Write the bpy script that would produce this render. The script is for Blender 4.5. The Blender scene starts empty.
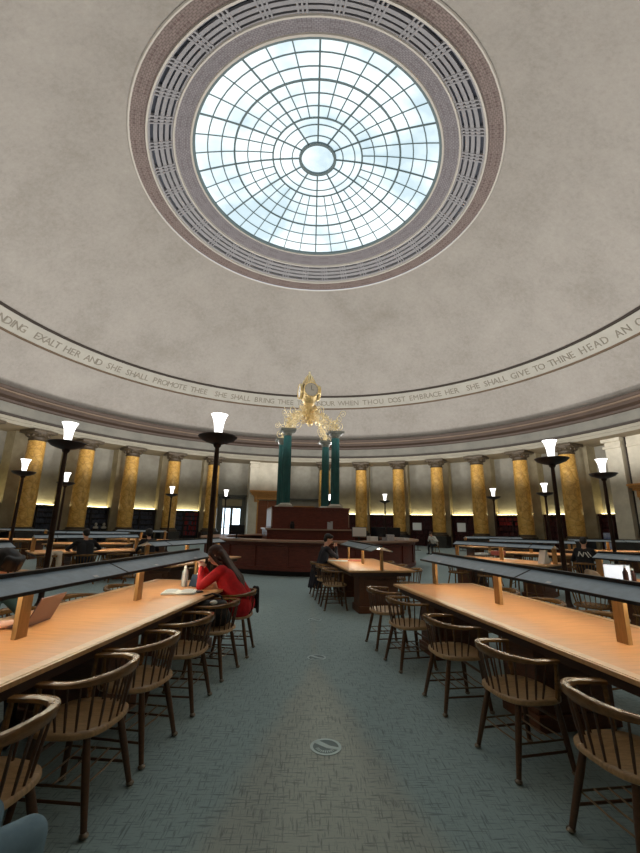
import bpy, bmesh, math, random
from mathutils import Vector, Matrix
random.seed(7)
S = bpy.context.scene
C = S.collection
PI = math.pi
R_ = math.radians
D = 17.0                    # the room's centre is at (0, D); the camera stands at (0, 0)

# ---------------------------------------------------------------- materials
def new_mat(name):
    m = bpy.data.materials.new(name); m.use_nodes = True
    return m, m.node_tree.nodes, m.node_tree.links, m.node_tree.nodes['Principled BSDF']
def srgb(r, g, b):
    f = lambda c: (c/255/12.92) if c/255 <= .04045 else ((c/255+.055)/1.055)**2.4
    return (f(r), f(g), f(b), 1)
def mat(name, col, rough=.5, metal=0., var=.0, scale=6., stretch=(1,1,1), col2=None, bump=0., spec=None, detail=6.):
    m, N, L, P = new_mat(name)
    P.inputs['Base Color'].default_value = col
    P.inputs['Roughness'].default_value = rough
    P.inputs['Metallic'].default_value = metal
    if spec is not None: P.inputs['Specular IOR Level'].default_value = spec
    if var or col2 or bump:
        tc = N.new('ShaderNodeTexCoord'); mp = N.new('ShaderNodeMapping'); nz = N.new('ShaderNodeTexNoise')
        mp.inputs['Scale'].default_value = stretch
        nz.inputs['Scale'].default_value = scale; nz.inputs['Detail'].default_value = detail; nz.inputs['Roughness'].default_value = .62
        L.new(tc.outputs['Object'], mp.inputs['Vector']); L.new(mp.outputs['Vector'], nz.inputs['Vector'])
        rp = N.new('ShaderNodeValToRGB')
        c2 = col2 or tuple(max(0, c*(1-var)) for c in col[:3])+(1,)
        c1 = col if col2 else tuple(min(1, c*(1+var)) for c in col[:3])+(1,)
        rp.color_ramp.elements[0].position = .34; rp.color_ramp.elements[1].position = .66
        rp.color_ramp.elements[0].color = c2; rp.color_ramp.elements[1].color = c1
        L.new(nz.outputs['Fac'], rp.inputs['Fac']); L.new(rp.outputs['Color'], P.inputs['Base Color'])
        if bump:
            b = N.new('ShaderNodeBump'); b.inputs['Strength'].default_value = bump; b.inputs['Distance'].default_value = .01
            L.new(nz.outputs['Fac'], b.inputs['Height']); L.new(b.outputs['Normal'], P.inputs['Normal'])
    return m
def emit(name, col, strength):
    m, N, L, P = new_mat(name)
    P.inputs['Base Color'].default_value = col
    P.inputs['Emission Color'].default_value = col
    P.inputs['Emission Strength'].default_value = strength
    return m

M = {}
M['table_top'] = mat('warm_oak_top', srgb(214,150,94), .42, var=.10, scale=3, stretch=(1.2,14,1))
M['table_trim'] = mat('pale_oak_edging', srgb(214,168,118), .35, var=.12, scale=5, stretch=(2,12,2))
M['table_dark'] = mat('dark_oak_underframe', srgb(70,42,28), .5, var=.2, scale=5, stretch=(2,2,12))
M['pedestal'] = mat('brown_oak_pedestal', srgb(104,62,36), .45, var=.2, scale=4, stretch=(3,3,14))
M['post'] = mat('oak_post', srgb(172,132,82), .45, var=.2, scale=6, stretch=(6,6,1))
M['shade'] = mat('blue_grey_enamel', srgb(150,170,186), .30, .45, var=.10, scale=14)
M['shade_edge'] = mat('black_enamel_edge', srgb(24,23,26), .35)
M['white_in'] = mat('white_enamel', srgb(220,218,210), .5)
M['sticker'] = mat('white_sticker', srgb(226,228,230), .5)
M['tube'] = emit('warm_fluorescent_tube', (1,.88,.66,1), 16.)
M['chair'] = mat('brown_varnished_beech', srgb(122,88,50), .27, var=.25, scale=7, stretch=(3,3,9))
M['chair_seat'] = mat('worn_beech_seat', srgb(176,144,104), .34, var=.22, scale=6, stretch=(14,2,2))
M['chair_leg'] = mat('dark_varnished_beech', srgb(84,56,34), .32, var=.2, scale=8, stretch=(3,3,9))
M['glide'] = mat('worn_metal_glide', srgb(120,112,100), .3, .8)
M['rack'] = mat('bronzed_wire', srgb(108,88,64), .35, .5)
M['lamp_metal'] = mat('dark_bronze', srgb(58,40,32), .38, .55, var=.2, scale=9)
M['lamp_glass'] = emit('glowing_opal_glass', (1,.99,.96,1), 1.6)
M['mahogany'] = mat('red_mahogany', srgb(104,48,36), .36, var=.28, scale=3, stretch=(2,2,9))
M['mahogany_dark'] = mat('dark_plinth', srgb(24,18,17), .5)
M['counter'] = mat('polished_counter', srgb(150,104,82), .28, var=.12, scale=4)
M['counter_edge'] = mat('pale_counter_edge', srgb(168,136,116), .3)
M['green'] = mat('dark_green_fluted_marble', srgb(34,94,93), .35, var=.22, scale=6, stretch=(2,2,.6))
M['stone_cap'] = mat('grey_stone_capital', srgb(92,94,84), .5, var=.1)
M['white_base'] = mat('white_marble_base', srgb(196,192,180), .4, var=.08)
M['gold'] = mat('worn_gilt', srgb(214,188,130), .34, .5, var=.2, scale=12)
M['gold_pale'] = mat('pale_gilt', srgb(236,218,172), .35, .45, var=.15, scale=14)
M['gold_dark'] = mat('dark_gilt', srgb(160,138,88), .4, .35, var=.35, scale=14)
M['dial'] = mat('grey_clock_dial', srgb(158,152,138), .4)
M['dial_glint'] = mat('glint_white_dial', srgb(240,238,232), .3)
M['ink'] = mat('black_ink', srgb(28,26,26), .5)
M['wall'] = mat('grey_ashlar_plaster', srgb(172,168,154), .8, col2=srgb(150,146,133), scale=1.1, detail=9)
M['stone'] = mat('pale_limestone', srgb(216,208,188), .75, col2=srgb(194,186,166), scale=1.4, detail=9)
M['pilaster'] = mat('stone_pilaster', srgb(176,164,134), .7, col2=srgb(150,138,110), scale=1.3)
M['frieze'] = mat('grey_green_frieze', srgb(124,121,111), .75, col2=srgb(106,104,96), scale=.9, detail=9)
M['cornice'] = mat('brown_cornice', srgb(66,50,39), .6, var=.12, scale=1.5)
M['cornice_light'] = mat('tan_cornice_fillet', srgb(108,90,72), .6, var=.1, scale=1.5)
M['line'] = mat('dark_fillet', srgb(58,50,44), .7)
M['arch'] = mat('pale_architrave', srgb(146,140,124), .75, var=.08, scale=1.2)
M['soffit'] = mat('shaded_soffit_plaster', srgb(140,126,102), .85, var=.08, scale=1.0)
M['capital'] = mat('bronze_capital', srgb(78,66,50), .5, .15, var=.25, scale=8)
M['plinth'] = mat('dark_green_marble_plinth', srgb(46,44,40), .35, var=.25, scale=4)
M['oak_door'] = mat('carved_oak', srgb(196,138,70), .5, var=.25, scale=4, stretch=(4,4,10))
M['door_panel'] = mat('red_oak_door_leaf', srgb(128,70,36), .45, var=.3, scale=5, stretch=(5,5,12))
M['bronze_frame'] = mat('grey_bronze_frame', srgb(92,92,86), .45, .3)
M['window_glow'] = emit('daylit_window', (.72,.88,1,1), 1.6)
M['bookcase'] = mat('dark_red_bookcase', srgb(66,28,24), .5, var=.2, scale=4)
M['bookcase_dark'] = mat('black_brown_bookcase', srgb(42,36,36), .5, var=.2, scale=4)
M['cove'] = emit('warm_cove_light', (1,.86,.46,1), 7.0)
M['books_red'] = mat('red_book_spines', srgb(96,34,34), .6, col2=srgb(40,18,22), scale=5, stretch=(9,9,1))
M['books_blue'] = mat('blue_grey_book_spines', srgb(86,92,108), .6, col2=srgb(26,28,38), scale=5, stretch=(9,9,1))
M['books_bright'] = mat('scarlet_book_spines', srgb(172,40,36), .6, col2=srgb(110,26,26), scale=6, stretch=(9,9,1))
M['skin'] = mat('skin', srgb(214,160,132), .5, var=.05)
M['skin_pale'] = mat('pale_skin', srgb(226,178,156), .5, var=.05)
M['red_knit'] = mat('red_knit', srgb(196,22,30), .8, var=.15, scale=20, bump=.3)
M['black_cloth'] = mat('black_cloth', srgb(22,22,27), .8, var=.2, scale=10)
M['navy_cloth'] = mat('navy_coat', srgb(30,32,44), .8, var=.2, scale=10)
M['dark_trousers'] = mat('dark_trousers', srgb(30,28,32), .8)
M['burgundy'] = mat('dark_burgundy_skirt', srgb(70,18,26), .8, var=.2)
M['teal_cloth'] = mat('dark_teal_shirt', srgb(36,62,62), .8, var=.2)
M['denim'] = mat('washed_denim', srgb(134,164,182), .85, col2=srgb(98,128,146), scale=5, bump=.2)
M['white_cloth'] = mat('white_cotton', srgb(226,222,214), .8, var=.05)
M['cream_cloth'] = mat('cream_cloth', srgb(214,198,176), .8, var=.08)
M['hair'] = mat('dark_brown_hair', srgb(62,36,28), .45, var=.3, scale=18, stretch=(6,6,1))
M['hair_black'] = mat('black_hair', srgb(22,17,17), .45, var=.3, scale=18)
M['eye'] = mat('dark_eye', srgb(20,16,15), .3)
M['lips'] = mat('lips', srgb(164,84,80), .5)
M['paper'] = mat('white_paper', srgb(236,236,232), .6)
M['paper_grey'] = mat('printed_page', srgb(196,198,200), .6, var=.15, scale=30, stretch=(1,14,1))
M['pink_paper'] = mat('coral_folder', srgb(226,120,104), .6)
M['blue_plastic'] = mat('slate_blue_plastic', srgb(56,78,98), .3)
M['black_plastic'] = mat('black_plastic', srgb(20,20,22), .4)
M['black_leather'] = mat('black_leather', srgb(20,18,20), .4, var=.2, bump=.3)
M['clear_plastic'] = mat('cloudy_clear_plastic', srgb(208,216,220), .15)
M['mauve_metal'] = mat('rose_grey_laptop_lid', srgb(112,90,92), .35, .4)
M['silver'] = mat('silver_laptop', srgb(190,194,198), .35, .5)
M['screen_white'] = emit('lit_white_screen', (.92,.96,1,1), .5)
M['screen_dark'] = mat('dark_screen', srgb(24,26,32), .2)
M['poster_blue'] = mat('blue_and_white_poster', srgb(70,96,170), .6, col2=srgb(220,226,236), scale=2.2)
M['bag_brown'] = mat('tan_canvas_bag', srgb(150,128,104), .8, var=.2)
M['bottle_dark'] = mat('dark_bottle', srgb(84,54,54), .3)
M['decal'] = mat('pale_blue_sticker', srgb(140,164,168), .6)
M['decal_white'] = mat('white_sticker_ring', srgb(182,204,208), .6)
M['decal_grey'] = mat('grey_sticker_field', srgb(104,124,128), .6)
M['letter'] = mat('carved_letter', srgb(124,117,104), .8)
M['band'] = mat('cream_inscription_band', srgb(164,160,149), .8, var=.06, scale=1.2)
M['bar'] = mat('grey_green_glazing_bar', srgb(92,108,110), .5)
M['bead'] = mat('pale_plaster_bead', srgb(192,186,176), .7)
M['slot'] = mat('dark_vent_void', srgb(78,82,92), .8)
M['grille'] = mat('mauve_grey_grille', srgb(142,140,142), .6, var=.08, scale=3)

def dome_mat():
    m, N, L, P = new_mat('mottled_dome_plaster')
    tc = N.new('ShaderNodeTexCoord')
    n1 = N.new('ShaderNodeTexNoise'); n1.inputs['Scale'].default_value = .35; n1.inputs['Detail'].default_value = 10; n1.inputs['Roughness'].default_value = .7
    n2 = N.new('ShaderNodeTexNoise'); n2.inputs['Scale'].default_value = 5.; n2.inputs['Detail'].default_value = 6; n2.inputs['Roughness'].default_value = .8
    mx = N.new('ShaderNodeMix'); mx.data_type = 'FLOAT'; mx.inputs[0].default_value = .45
    rp = N.new('ShaderNodeValToRGB')
    e = rp.color_ramp.elements
    e[0].position = .30; e[0].color = srgb(132,126,116); e[1].position = .68; e[1].color = srgb(166,160,151)
    k = e.new(.5); k.color = srgb(153,147,139)
    L.new(tc.outputs['Object'], n1.inputs['Vector']); L.new(tc.outputs['Object'], n2.inputs['Vector'])
    L.new(n1.outputs['Fac'], mx.inputs[2]); L.new(n2.outputs['Fac'], mx.inputs[3])
    L.new(mx.outputs[0], rp.inputs['Fac']); L.new(rp.outputs['Color'], P.inputs['Base Color'])
    P.inputs['Roughness'].default_value = .9
    return m
M['dome'] = dome_mat()

def marble_mat():
    m, N, L, P = new_mat('yellow_scagliola')
    tc = N.new('ShaderNodeTexCoord')
    n1 = N.new('ShaderNodeTexNoise'); n1.inputs['Scale'].default_value = 1.7; n1.inputs['Detail'].default_value = 9; n1.inputs['Roughness'].default_value = .75; n1.inputs['Distortion'].default_value = 1.2
    vo = N.new('ShaderNodeTexVoronoi'); vo.feature = 'DISTANCE_TO_EDGE'; vo.inputs['Scale'].default_value = 2.6
    rp = N.new('ShaderNodeValToRGB'); e = rp.color_ramp.elements
    e[0].position = .32; e[0].color = srgb(168,120,54); e[1].position = .68; e[1].color = srgb(234,194,120)
    k = e.new(.5); k.color = srgb(208,162,82)
    rv = N.new('ShaderNodeValToRGB'); rv.color_ramp.elements[0].color = (.55,.5,.45,1); rv.color_ramp.elements[1].color = (1,1,1,1); rv.color_ramp.elements[1].position = .08
    mx = N.new('ShaderNodeMix'); mx.data_type = 'RGBA'; mx.blend_type = 'MULTIPLY'; mx.inputs[0].default_value = .6
    L.new(tc.outputs['Object'], n1.inputs['Vector']); L.new(tc.outputs['Object'], vo.inputs['Vector'])
    L.new(n1.outputs['Fac'], rp.inputs['Fac']); L.new(vo.outputs['Distance'], rv.inputs['Fac'])
    L.new(rp.outputs['Color'], mx.inputs[6]); L.new(rv.outputs['Color'], mx.inputs[7]); L.new(mx.outputs[2], P.inputs['Base Color'])
    P.inputs['Roughness'].default_value = .28
    return m
M['marble'] = marble_mat()

def carpet_mat():
    m, N, L, P = new_mat('woven_teal_carpet')
    tc = N.new('ShaderNodeTexCoord')
    def streak(scale):
        mp = N.new('ShaderNodeMapping'); mp.inputs['Scale'].default_value = scale; mp.inputs['Rotation'].default_value = (0,0,R_(3))
        nz = N.new('ShaderNodeTexNoise'); nz.inputs['Scale'].default_value = 1.; nz.inputs['Detail'].default_value = 3.; nz.inputs['Roughness'].default_value = .6
        L.new(tc.outputs['Object'], mp.inputs['Vector']); L.new(mp.outputs['Vector'], nz.inputs['Vector'])
        mr = N.new('ShaderNodeMapRange'); mr.inputs[1].default_value = .53; mr.inputs[2].default_value = .66
        L.new(nz.outputs['Fac'], mr.inputs[0]); return mr.outputs[0]
    a = streak((84, 8, 1)); b = streak((7.5, 72, 1))
    mxx = N.new('ShaderNodeMath'); mxx.operation = 'MAXIMUM'; L.new(a, mxx.inputs[0]); L.new(b, mxx.inputs[1])
    # paler, browner wedge down the middle of the aisle, widening towards the entrance
    sep = N.new('ShaderNodeSeparateXYZ'); L.new(tc.outputs['Object'], sep.inputs[0])
    def math_(op, x, y=None):
        n = N.new('ShaderNodeMath'); n.operation = op
        for i, v in enumerate((x, y)):
            if v is None: continue
            if isinstance(v, (int, float)): n.inputs[i].default_value = v
            else: L.new(v, n.inputs[i])
        return n.outputs[0]
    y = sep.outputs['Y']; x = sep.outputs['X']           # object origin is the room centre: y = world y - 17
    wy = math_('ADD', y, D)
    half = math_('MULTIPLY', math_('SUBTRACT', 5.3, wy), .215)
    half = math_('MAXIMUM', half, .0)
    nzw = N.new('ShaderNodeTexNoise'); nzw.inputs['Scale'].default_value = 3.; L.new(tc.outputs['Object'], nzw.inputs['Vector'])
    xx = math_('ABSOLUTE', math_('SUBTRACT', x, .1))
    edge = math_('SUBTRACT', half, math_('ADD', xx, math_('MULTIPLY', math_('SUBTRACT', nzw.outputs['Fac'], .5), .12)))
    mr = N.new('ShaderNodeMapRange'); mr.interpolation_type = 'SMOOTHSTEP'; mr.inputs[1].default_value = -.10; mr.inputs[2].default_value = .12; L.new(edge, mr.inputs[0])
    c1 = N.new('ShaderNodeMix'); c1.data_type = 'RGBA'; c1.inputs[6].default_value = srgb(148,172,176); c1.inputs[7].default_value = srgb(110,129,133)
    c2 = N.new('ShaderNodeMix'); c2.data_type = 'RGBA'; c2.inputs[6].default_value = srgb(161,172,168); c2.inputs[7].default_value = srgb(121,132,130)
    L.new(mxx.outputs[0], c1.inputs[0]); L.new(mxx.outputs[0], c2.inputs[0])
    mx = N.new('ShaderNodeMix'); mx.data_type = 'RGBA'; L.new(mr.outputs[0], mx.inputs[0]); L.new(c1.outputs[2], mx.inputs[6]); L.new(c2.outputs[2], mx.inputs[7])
    L.new(mx.outputs[2], P.inputs['Base Color'])
    P.inputs['Roughness'].default_value = .85; P.inputs['Specular IOR Level'].default_value = .3; P.inputs['Sheen Weight'].default_value = .35; P.inputs['Sheen Roughness'].default_value = .4; P.inputs['Sheen Tint'].default_value = (.8,.92,1,1)
    b_ = N.new('ShaderNodeBump'); b_.inputs['Strength'].default_value = .25; b_.inputs['Distance'].default_value = .004
    L.new(mxx.outputs[0], b_.inputs['Height']); L.new(b_.outputs['Normal'], P.inputs['Normal'])
    return m
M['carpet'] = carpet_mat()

def border_mat(name, base, dark, n, rows):
    # fretwork border: fine key pattern with pairs of dark rosettes, in the ring's own (angle, width) coordinates
    m, N, L, P = new_mat(name)
    uv = N.new('ShaderNodeUVMap')
    mp = N.new('ShaderNodeMapping'); mp.inputs['Scale'].default_value = (n, 1, 1); L.new(uv.outputs[0], mp.inputs[0])
    mk = N.new('ShaderNodeMapping'); mk.inputs['Scale'].default_value = (n*7, 9, 1); L.new(uv.outputs[0], mk.inputs[0])
    br = N.new('ShaderNodeTexBrick'); br.inputs['Scale'].default_value = 1; br.inputs['Mortar Size'].default_value = .12
    br.inputs['Color1'].default_value = base; br.inputs['Color2'].default_value = tuple(c*.8 for c in base[:3])+(1,); br.inputs['Mortar'].default_value = tuple(c*.55 for c in base[:3])+(1,)
    br.inputs['Brick Width'].default_value = 1.0; br.inputs['Row Height'].default_value = 1.0
    L.new(mk.outputs[0], br.inputs['Vector'])
    sp = N.new('ShaderNodeSeparateXYZ'); L.new(mp.outputs[0], sp.inputs[0])
    def mth(op, a, b=None):
        q = N.new('ShaderNodeMath'); q.operation = op
        for i, v in enumerate((a, b)):
            if v is None: continue
            if isinstance(v, (int, float)): q.inputs[i].default_value = v
            else: L.new(v, q.inputs[i])
        return q.outputs[0]
    fx = mth('ABSOLUTE', mth('SUBTRACT', mth('FRACT', sp.outputs[0]), .5))
    spots = None
    for cx in (.07, .2):
        for cy in rows:
            dx = mth('MULTIPLY', mth('SUBTRACT', fx, cx), 1.6); dy = mth('SUBTRACT', sp.outputs[1], cy)
            d = mth('SQRT', mth('ADD', mth('MULTIPLY', dx, dx), mth('MULTIPLY', dy, dy)))
            s = mth('LESS_THAN', d, .06)
            spots = s if spots is None else mth('MAXIMUM', spots, s)
    mx = N.new('ShaderNodeMix'); mx.data_type = 'RGBA'; L.new(spots, mx.inputs[0]); L.new(br.outputs['Color'], mx.inputs[6]); mx.inputs[7].default_value = dark
    L.new(mx.outputs[2], P.inputs['Base Color']); P.inputs['Roughness'].default_value = .7
    return m
M['border_out'] = border_mat('pink_fretwork_border', srgb(132,116,110), srgb(94,76,72), 36, (.3, .7))
M['border_in'] = border_mat('grey_fretwork_border', srgb(138,132,135), srgb(104,96,98), 36, (.3, .7))

def skylight_mat():
    m, N, L, P = new_mat('daylit_skylight_glass')
    tc = N.new('ShaderNodeTexCoord')
    nz = N.new('ShaderNodeTexNoise'); nz.inputs['Scale'].default_value = .38; nz.inputs['Detail'].default_value = 4
    L.new(tc.outputs['Object'], nz.inputs['Vector'])
    rp = N.new('ShaderNodeValToRGB'); e = rp.color_ramp.elements
    e[0].position = .36; e[0].color = (.42,.55,.61,1); e[1].position = .58; e[1].color = (.78,.89,.92,1)
    L.new(nz.outputs['Fac'], rp.inputs['Fac'])
    P.inputs['Base Color'].default_value = (.12,.13,.14,1); P.inputs['Roughness'].default_value = .4
    L.new(rp.outputs['Color'], P.inputs['Emission Color']); P.inputs['Emission Strength'].default_value = SKY
    return m
SKY = .78
M['sky_glass'] = skylight_mat()

# ---------------------------------------------------------------- mesh helpers
class MB:
    """collects simple shapes and links them as ONE mesh object"""
    def __init__(s): s.bm = bmesh.new(); s.uv = None
    def _x(s, vs, mtx):
        if mtx is not None:
            for v in vs: v.co = mtx @ v.co
    def box(s, c, d, mtx=None, bev=0.):
        r = bmesh.ops.create_cube(s.bm, size=1)
        vs = r['verts']
        for v in vs: v.co = Vector((v.co.x*d[0]+c[0], v.co.y*d[1]+c[1], v.co.z*d[2]+c[2]))
        if bev:
            es = list({e for v in vs for e in v.link_edges})
            q = bmesh.ops.bevel(s.bm, geom=es, offset=bev, segments=2, affect='EDGES', profile=.6)
            vs = list({v for f in q['faces'] for v in f.verts} | {v for v in vs if v.is_valid})
        s._x(vs, mtx); return s
    def hexa(s, pts):          # 8 corners: bottom 4 ccw, top 4 ccw
        v = [s.bm.verts.new(p) for p in pts]
        for f in ((3,2,1,0),(4,5,6,7),(0,1,5,4),(1,2,6,5),(2,3,7,6),(3,0,4,7)): s.bm.faces.new([v[i] for i in f])
        return s
    def tube(s, pts, rad, n=8, caps=True):
        pts = [Vector(p) for p in pts]
        if not hasattr(rad, '__len__'): rad = [rad]*len(pts)
        up = Vector((0,0,1)); rings = []; prev = None
        for i, p in enumerate(pts):
            t = (pts[min(i+1, len(pts)-1)]-pts[max(i-1, 0)]).normalized()
            if prev is None:
                a = t.cross(up if abs(t.z) < .95 else Vector((1,0,0))).normalized()
            else:
                a = (prev-t*prev.dot(t)).normalized()
            prev = a; b = t.cross(a)
            rings.append([s.bm.verts.new(p+(a*math.cos(2*PI*k/n)+b*math.sin(2*PI*k/n))*rad[i]) for k in range(n)])
        for r0, r1 in zip(rings, rings[1:]):
            for k in range(n): s.bm.faces.new((r0[k], r0[(k+1)%n], r1[(k+1)%n], r1[k]))
        if caps: s.bm.faces.new(rings[0][::-1]); s.bm.faces.new(rings[-1])
        return s
    def sweep(s, pts, wh, side=None):
        """rectangular band along pts: wh[i] = (width across, height), across is horizontal"""
        pts = [Vector(p) for p in pts]; rings = []
        for i, p in enumerate(pts):
            t = (pts[min(i+1, len(pts)-1)]-pts[max(i-1, 0)]).normalized()
            a = Vector((t.y, -t.x, 0)).normalized(); b = Vector((0,0,1)); w, h = wh[i]
            c = .28
            q = [(-1,-1+c),(-1+c,-1),(1-c,-1),(1,-1+c),(1,1-c),(1-c,1),(-1+c,1),(-1,1-c)]
            rings.append([s.bm.verts.new(p+a*x*w/2+b*y*h/2) for x, y in q])
        n = 8
        for r0, r1 in zip(rings, rings[1:]):
            for k in range(n): s.bm.faces.new((r0[k], r0[(k+1)%n], r1[(k+1)%n], r1[k]))
        s.bm.faces.new(rings[0][::-1]); s.bm.faces.new(rings[-1]); return s
    def lathe(s, prof, n=24, a0=0., a1=360., c=(0,0,0), uv=False):
        """prof: (radius, z) list; angle measured from +Y clockwise"""
        full = abs(a1-a0) >= 359.99
        m = n if full else n+1
        cols = []
        L = [0.]
        for p, q in zip(prof, prof[1:]): L.append(L[-1]+math.hypot(q[0]-p[0], q[1]-p[1]))
        for k in range(m):
            a = R_(a0+(a1-a0)*k/n)
            cols.append([s.bm.verts.new((c[0]+r*math.sin(a), c[1]+r*math.cos(a), c[2]+z)) for r, z in prof])
        lay = s.bm.loops.layers.uv.verify() if uv else None
        for k in range(n):
            A, B = cols[k], cols[(k+1)%m]
            for i in range(len(prof)-1):
                if prof[i][0] < 1e-6 and prof[i+1][0] < 1e-6: continue
                vs = [(A[i], k, i), (B[i], k+1, i), (B[i+1], k+1, i+1), (A[i+1], k, i+1)]
                f = s.bm.faces.new([v[0] for v in vs])
                if uv:
                    for lp, v in zip(f.loops, vs): lp[lay].uv = (v[1]/n, L[v[2]]/L[-1])
        return s
    def sphere(s, c, r, n=12, sc=(1,1,1), mtx=None):
        q = bmesh.ops.create_uvsphere(s.bm, u_segments=n*2, v_segments=n, radius=1)
        for v in q['verts']: v.co = Vector((v.co.x*r*sc[0], v.co.y*r*sc[1], v.co.z*r*sc[2]))
        s._x(q['verts'], mtx)
        for v in q['verts']: v.co += Vector(c)
        return s
    def prism(s, poly, z0, z1, mtx=None):
        b = [s.bm.verts.new((x, y, z0)) for x, y in poly]; t = [s.bm.verts.new((x, y, z1)) for x, y in poly]
        n = len(poly)
        s.bm.faces.new(b[::-1]); s.bm.faces.new(t)
        for i in range(n): s.bm.faces.new((b[i], b[(i+1)%n], t[(i+1)%n], t[i]))
        s._x(b+t, mtx); return s
    def arcbox(s, r0, r1, a0, a1, z0, z1, n=6, c=(0,0)):
        """a block bent round the room's centre"""
        g = []
        for k in range(n+1):
            a = R_(a0+(a1-a0)*k/n); sn, cs = math.sin(a), math.cos(a)
            g.append([s.bm.verts.new((c[0]+r*sn, c[1]+r*cs, z)) for r, z in ((r0,z0),(r1,z0),(r1,z1),(r0,z1))])
        for A, B in zip(g, g[1:]):
            for i in range(4): s.bm.faces.new((A[i], A[(i+1)%4], B[(i+1)%4], B[i]))
        s.bm.faces.new(g[0]); s.bm.faces.new(g[-1][::-1]); return s
    def build(s, name, m, parent=None, smooth=False, mtx=None, weld=True, angle=40):
        if weld: bmesh.ops.remove_doubles(s.bm, verts=s.bm.verts, dist=1e-5)
        bmesh.ops.recalc_face_normals(s.bm, faces=s.bm.faces)
        if mtx is not None: s.bm.transform(mtx)
        me = bpy.data.meshes.new(name); s.bm.to_mesh(me); s.bm.free()
        me.materials.append(M[m] if isinstance(m, str) else m)
        if smooth:
            for p in me.polygons: p.use_smooth = True
            try: me.set_sharp_from_angle(angle=R_(angle))
            except Exception: pass
        o = bpy.data.objects.new(name, me); C.objects.link(o)
        if parent is not None: o.parent = parent
        return o
def tag(o, label=None, cat=None, group=None, kind=None):
    if label: o['label'] = label
    if cat: o['category'] = cat
    if group: o['group'] = group
    if kind: o['kind'] = kind
    return o
def thing(name, label, cat, loc=(0,0,0), rz=0., group=None):
    o = bpy.data.objects.new(name, None); C.objects.link(o)
    o.location = loc; o.rotation_euler = (0,0,rz); o.empty_display_size = .1
    return tag(o, label, cat, group)
def struct(o): o['kind'] = 'structure'; return o
def copy_tree(o, parent=None):
    c = o.copy(); C.objects.link(c)
    if parent is not None: c.parent = parent
    for ch in list(o.children): copy_tree(ch, c)
    return c
def origin_to_room(o): o.location = (0, D, 0); return o
def polar(r, th):          # room polar: angle from the far (+Y) direction, clockwise
    return (r*math.sin(R_(th)), D+r*math.cos(R_(th)))
def near(r, a, off=0.):    # angle from the near direction, counted to the right; off = sideways from that spoke
    a = R_(a); return (r*math.sin(a)+off*math.cos(a), D-r*math.cos(a)+off*math.sin(a))

# ---------------------------------------------------------------- the room
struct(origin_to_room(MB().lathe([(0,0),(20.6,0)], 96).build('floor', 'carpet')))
struct(origin_to_room(MB().lathe([(20.3,0),(20.3,6.9)], 72, -110, 110).build('wall_back', 'wall')))
struct(origin_to_room(MB().lathe([(20.3,0),(20.3,6.9)], 48, 110, 250).build('wall_front', 'wall')))
# dome: part of a sphere centred below the cornice
SZ, SR = -1.37, 21.1
prof = []
z0 = 8.6; e0 = math.asin((z0-SZ)/SR); e1 = math.acos(8.72/SR)
for i in range(25):
    e = e0+(e1-e0)*i/24; prof.append((SR*math.cos(e), SZ+SR*math.sin(e)))
dome = struct(origin_to_room(MB().lathe(prof, 128).build('ceiling', 'dome', smooth=True)))
# entablature
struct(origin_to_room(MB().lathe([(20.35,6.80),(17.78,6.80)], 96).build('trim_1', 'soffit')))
struct(origin_to_room(MB().lathe([(17.78,6.80),(17.78,6.98),(17.72,6.99),(17.72,7.17)], 128).build('trim_2', 'arch')))
struct(origin_to_room(MB().lathe([(17.72,7.17),(17.60,7.20),(17.60,7.29),(17.78,7.31)], 128).build('trim_3', 'line')))
struct(origin_to_room(MB().lathe([(17.78,7.31),(17.78,7.92)], 128).build('trim_4', 'frieze')))
co = struct(origin_to_room(MB().lathe([(17.78,7.92),(17.70,7.96),(17.66,8.08),(17.34,8.18),(17.32,8.36)], 128).build('trim_5', 'cornice')))
MB().lathe([(17.32,8.36),(17.26,8.38),(17.24,8.45)], 128).build('cornice_fillet', 'cornice_light', co)
MB().lathe([(17.24,8.45),(17.18,8.47),(17.12,8.60),(17.12,8.64),(18.6,8.68)], 128).build('cornice_lip', 'cornice', co)
# inscription band
def sph(z, off=0.): return math.sqrt((SR-off)**2-(z-SZ)**2)
zb0, zb1 = 11.36, 12.16
band = struct(origin_to_room(MB().lathe([(sph(zb0),zb0),(sph(zb0,.07),zb0+.01),(sph(zb1,.07),zb1),(sph(zb1),zb1+.01)], 128).build('trim_6', 'band')))
MB().lathe([(sph(zb1),zb1),(sph(zb1,.16),zb1+.02),(sph(zb1,.16),zb1+.12),(sph(zb1+.14),zb1+.15)], 128).build('band_moulding', 'line', band)
MB().lathe([(sph(zb0),zb0-.06),(sph(zb0,.12),zb0-.05),(sph(zb0,.12),zb0+.015),(sph(zb0),zb0+.02)], 128).build('band_moulding', 'cornice_light', band)

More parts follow.
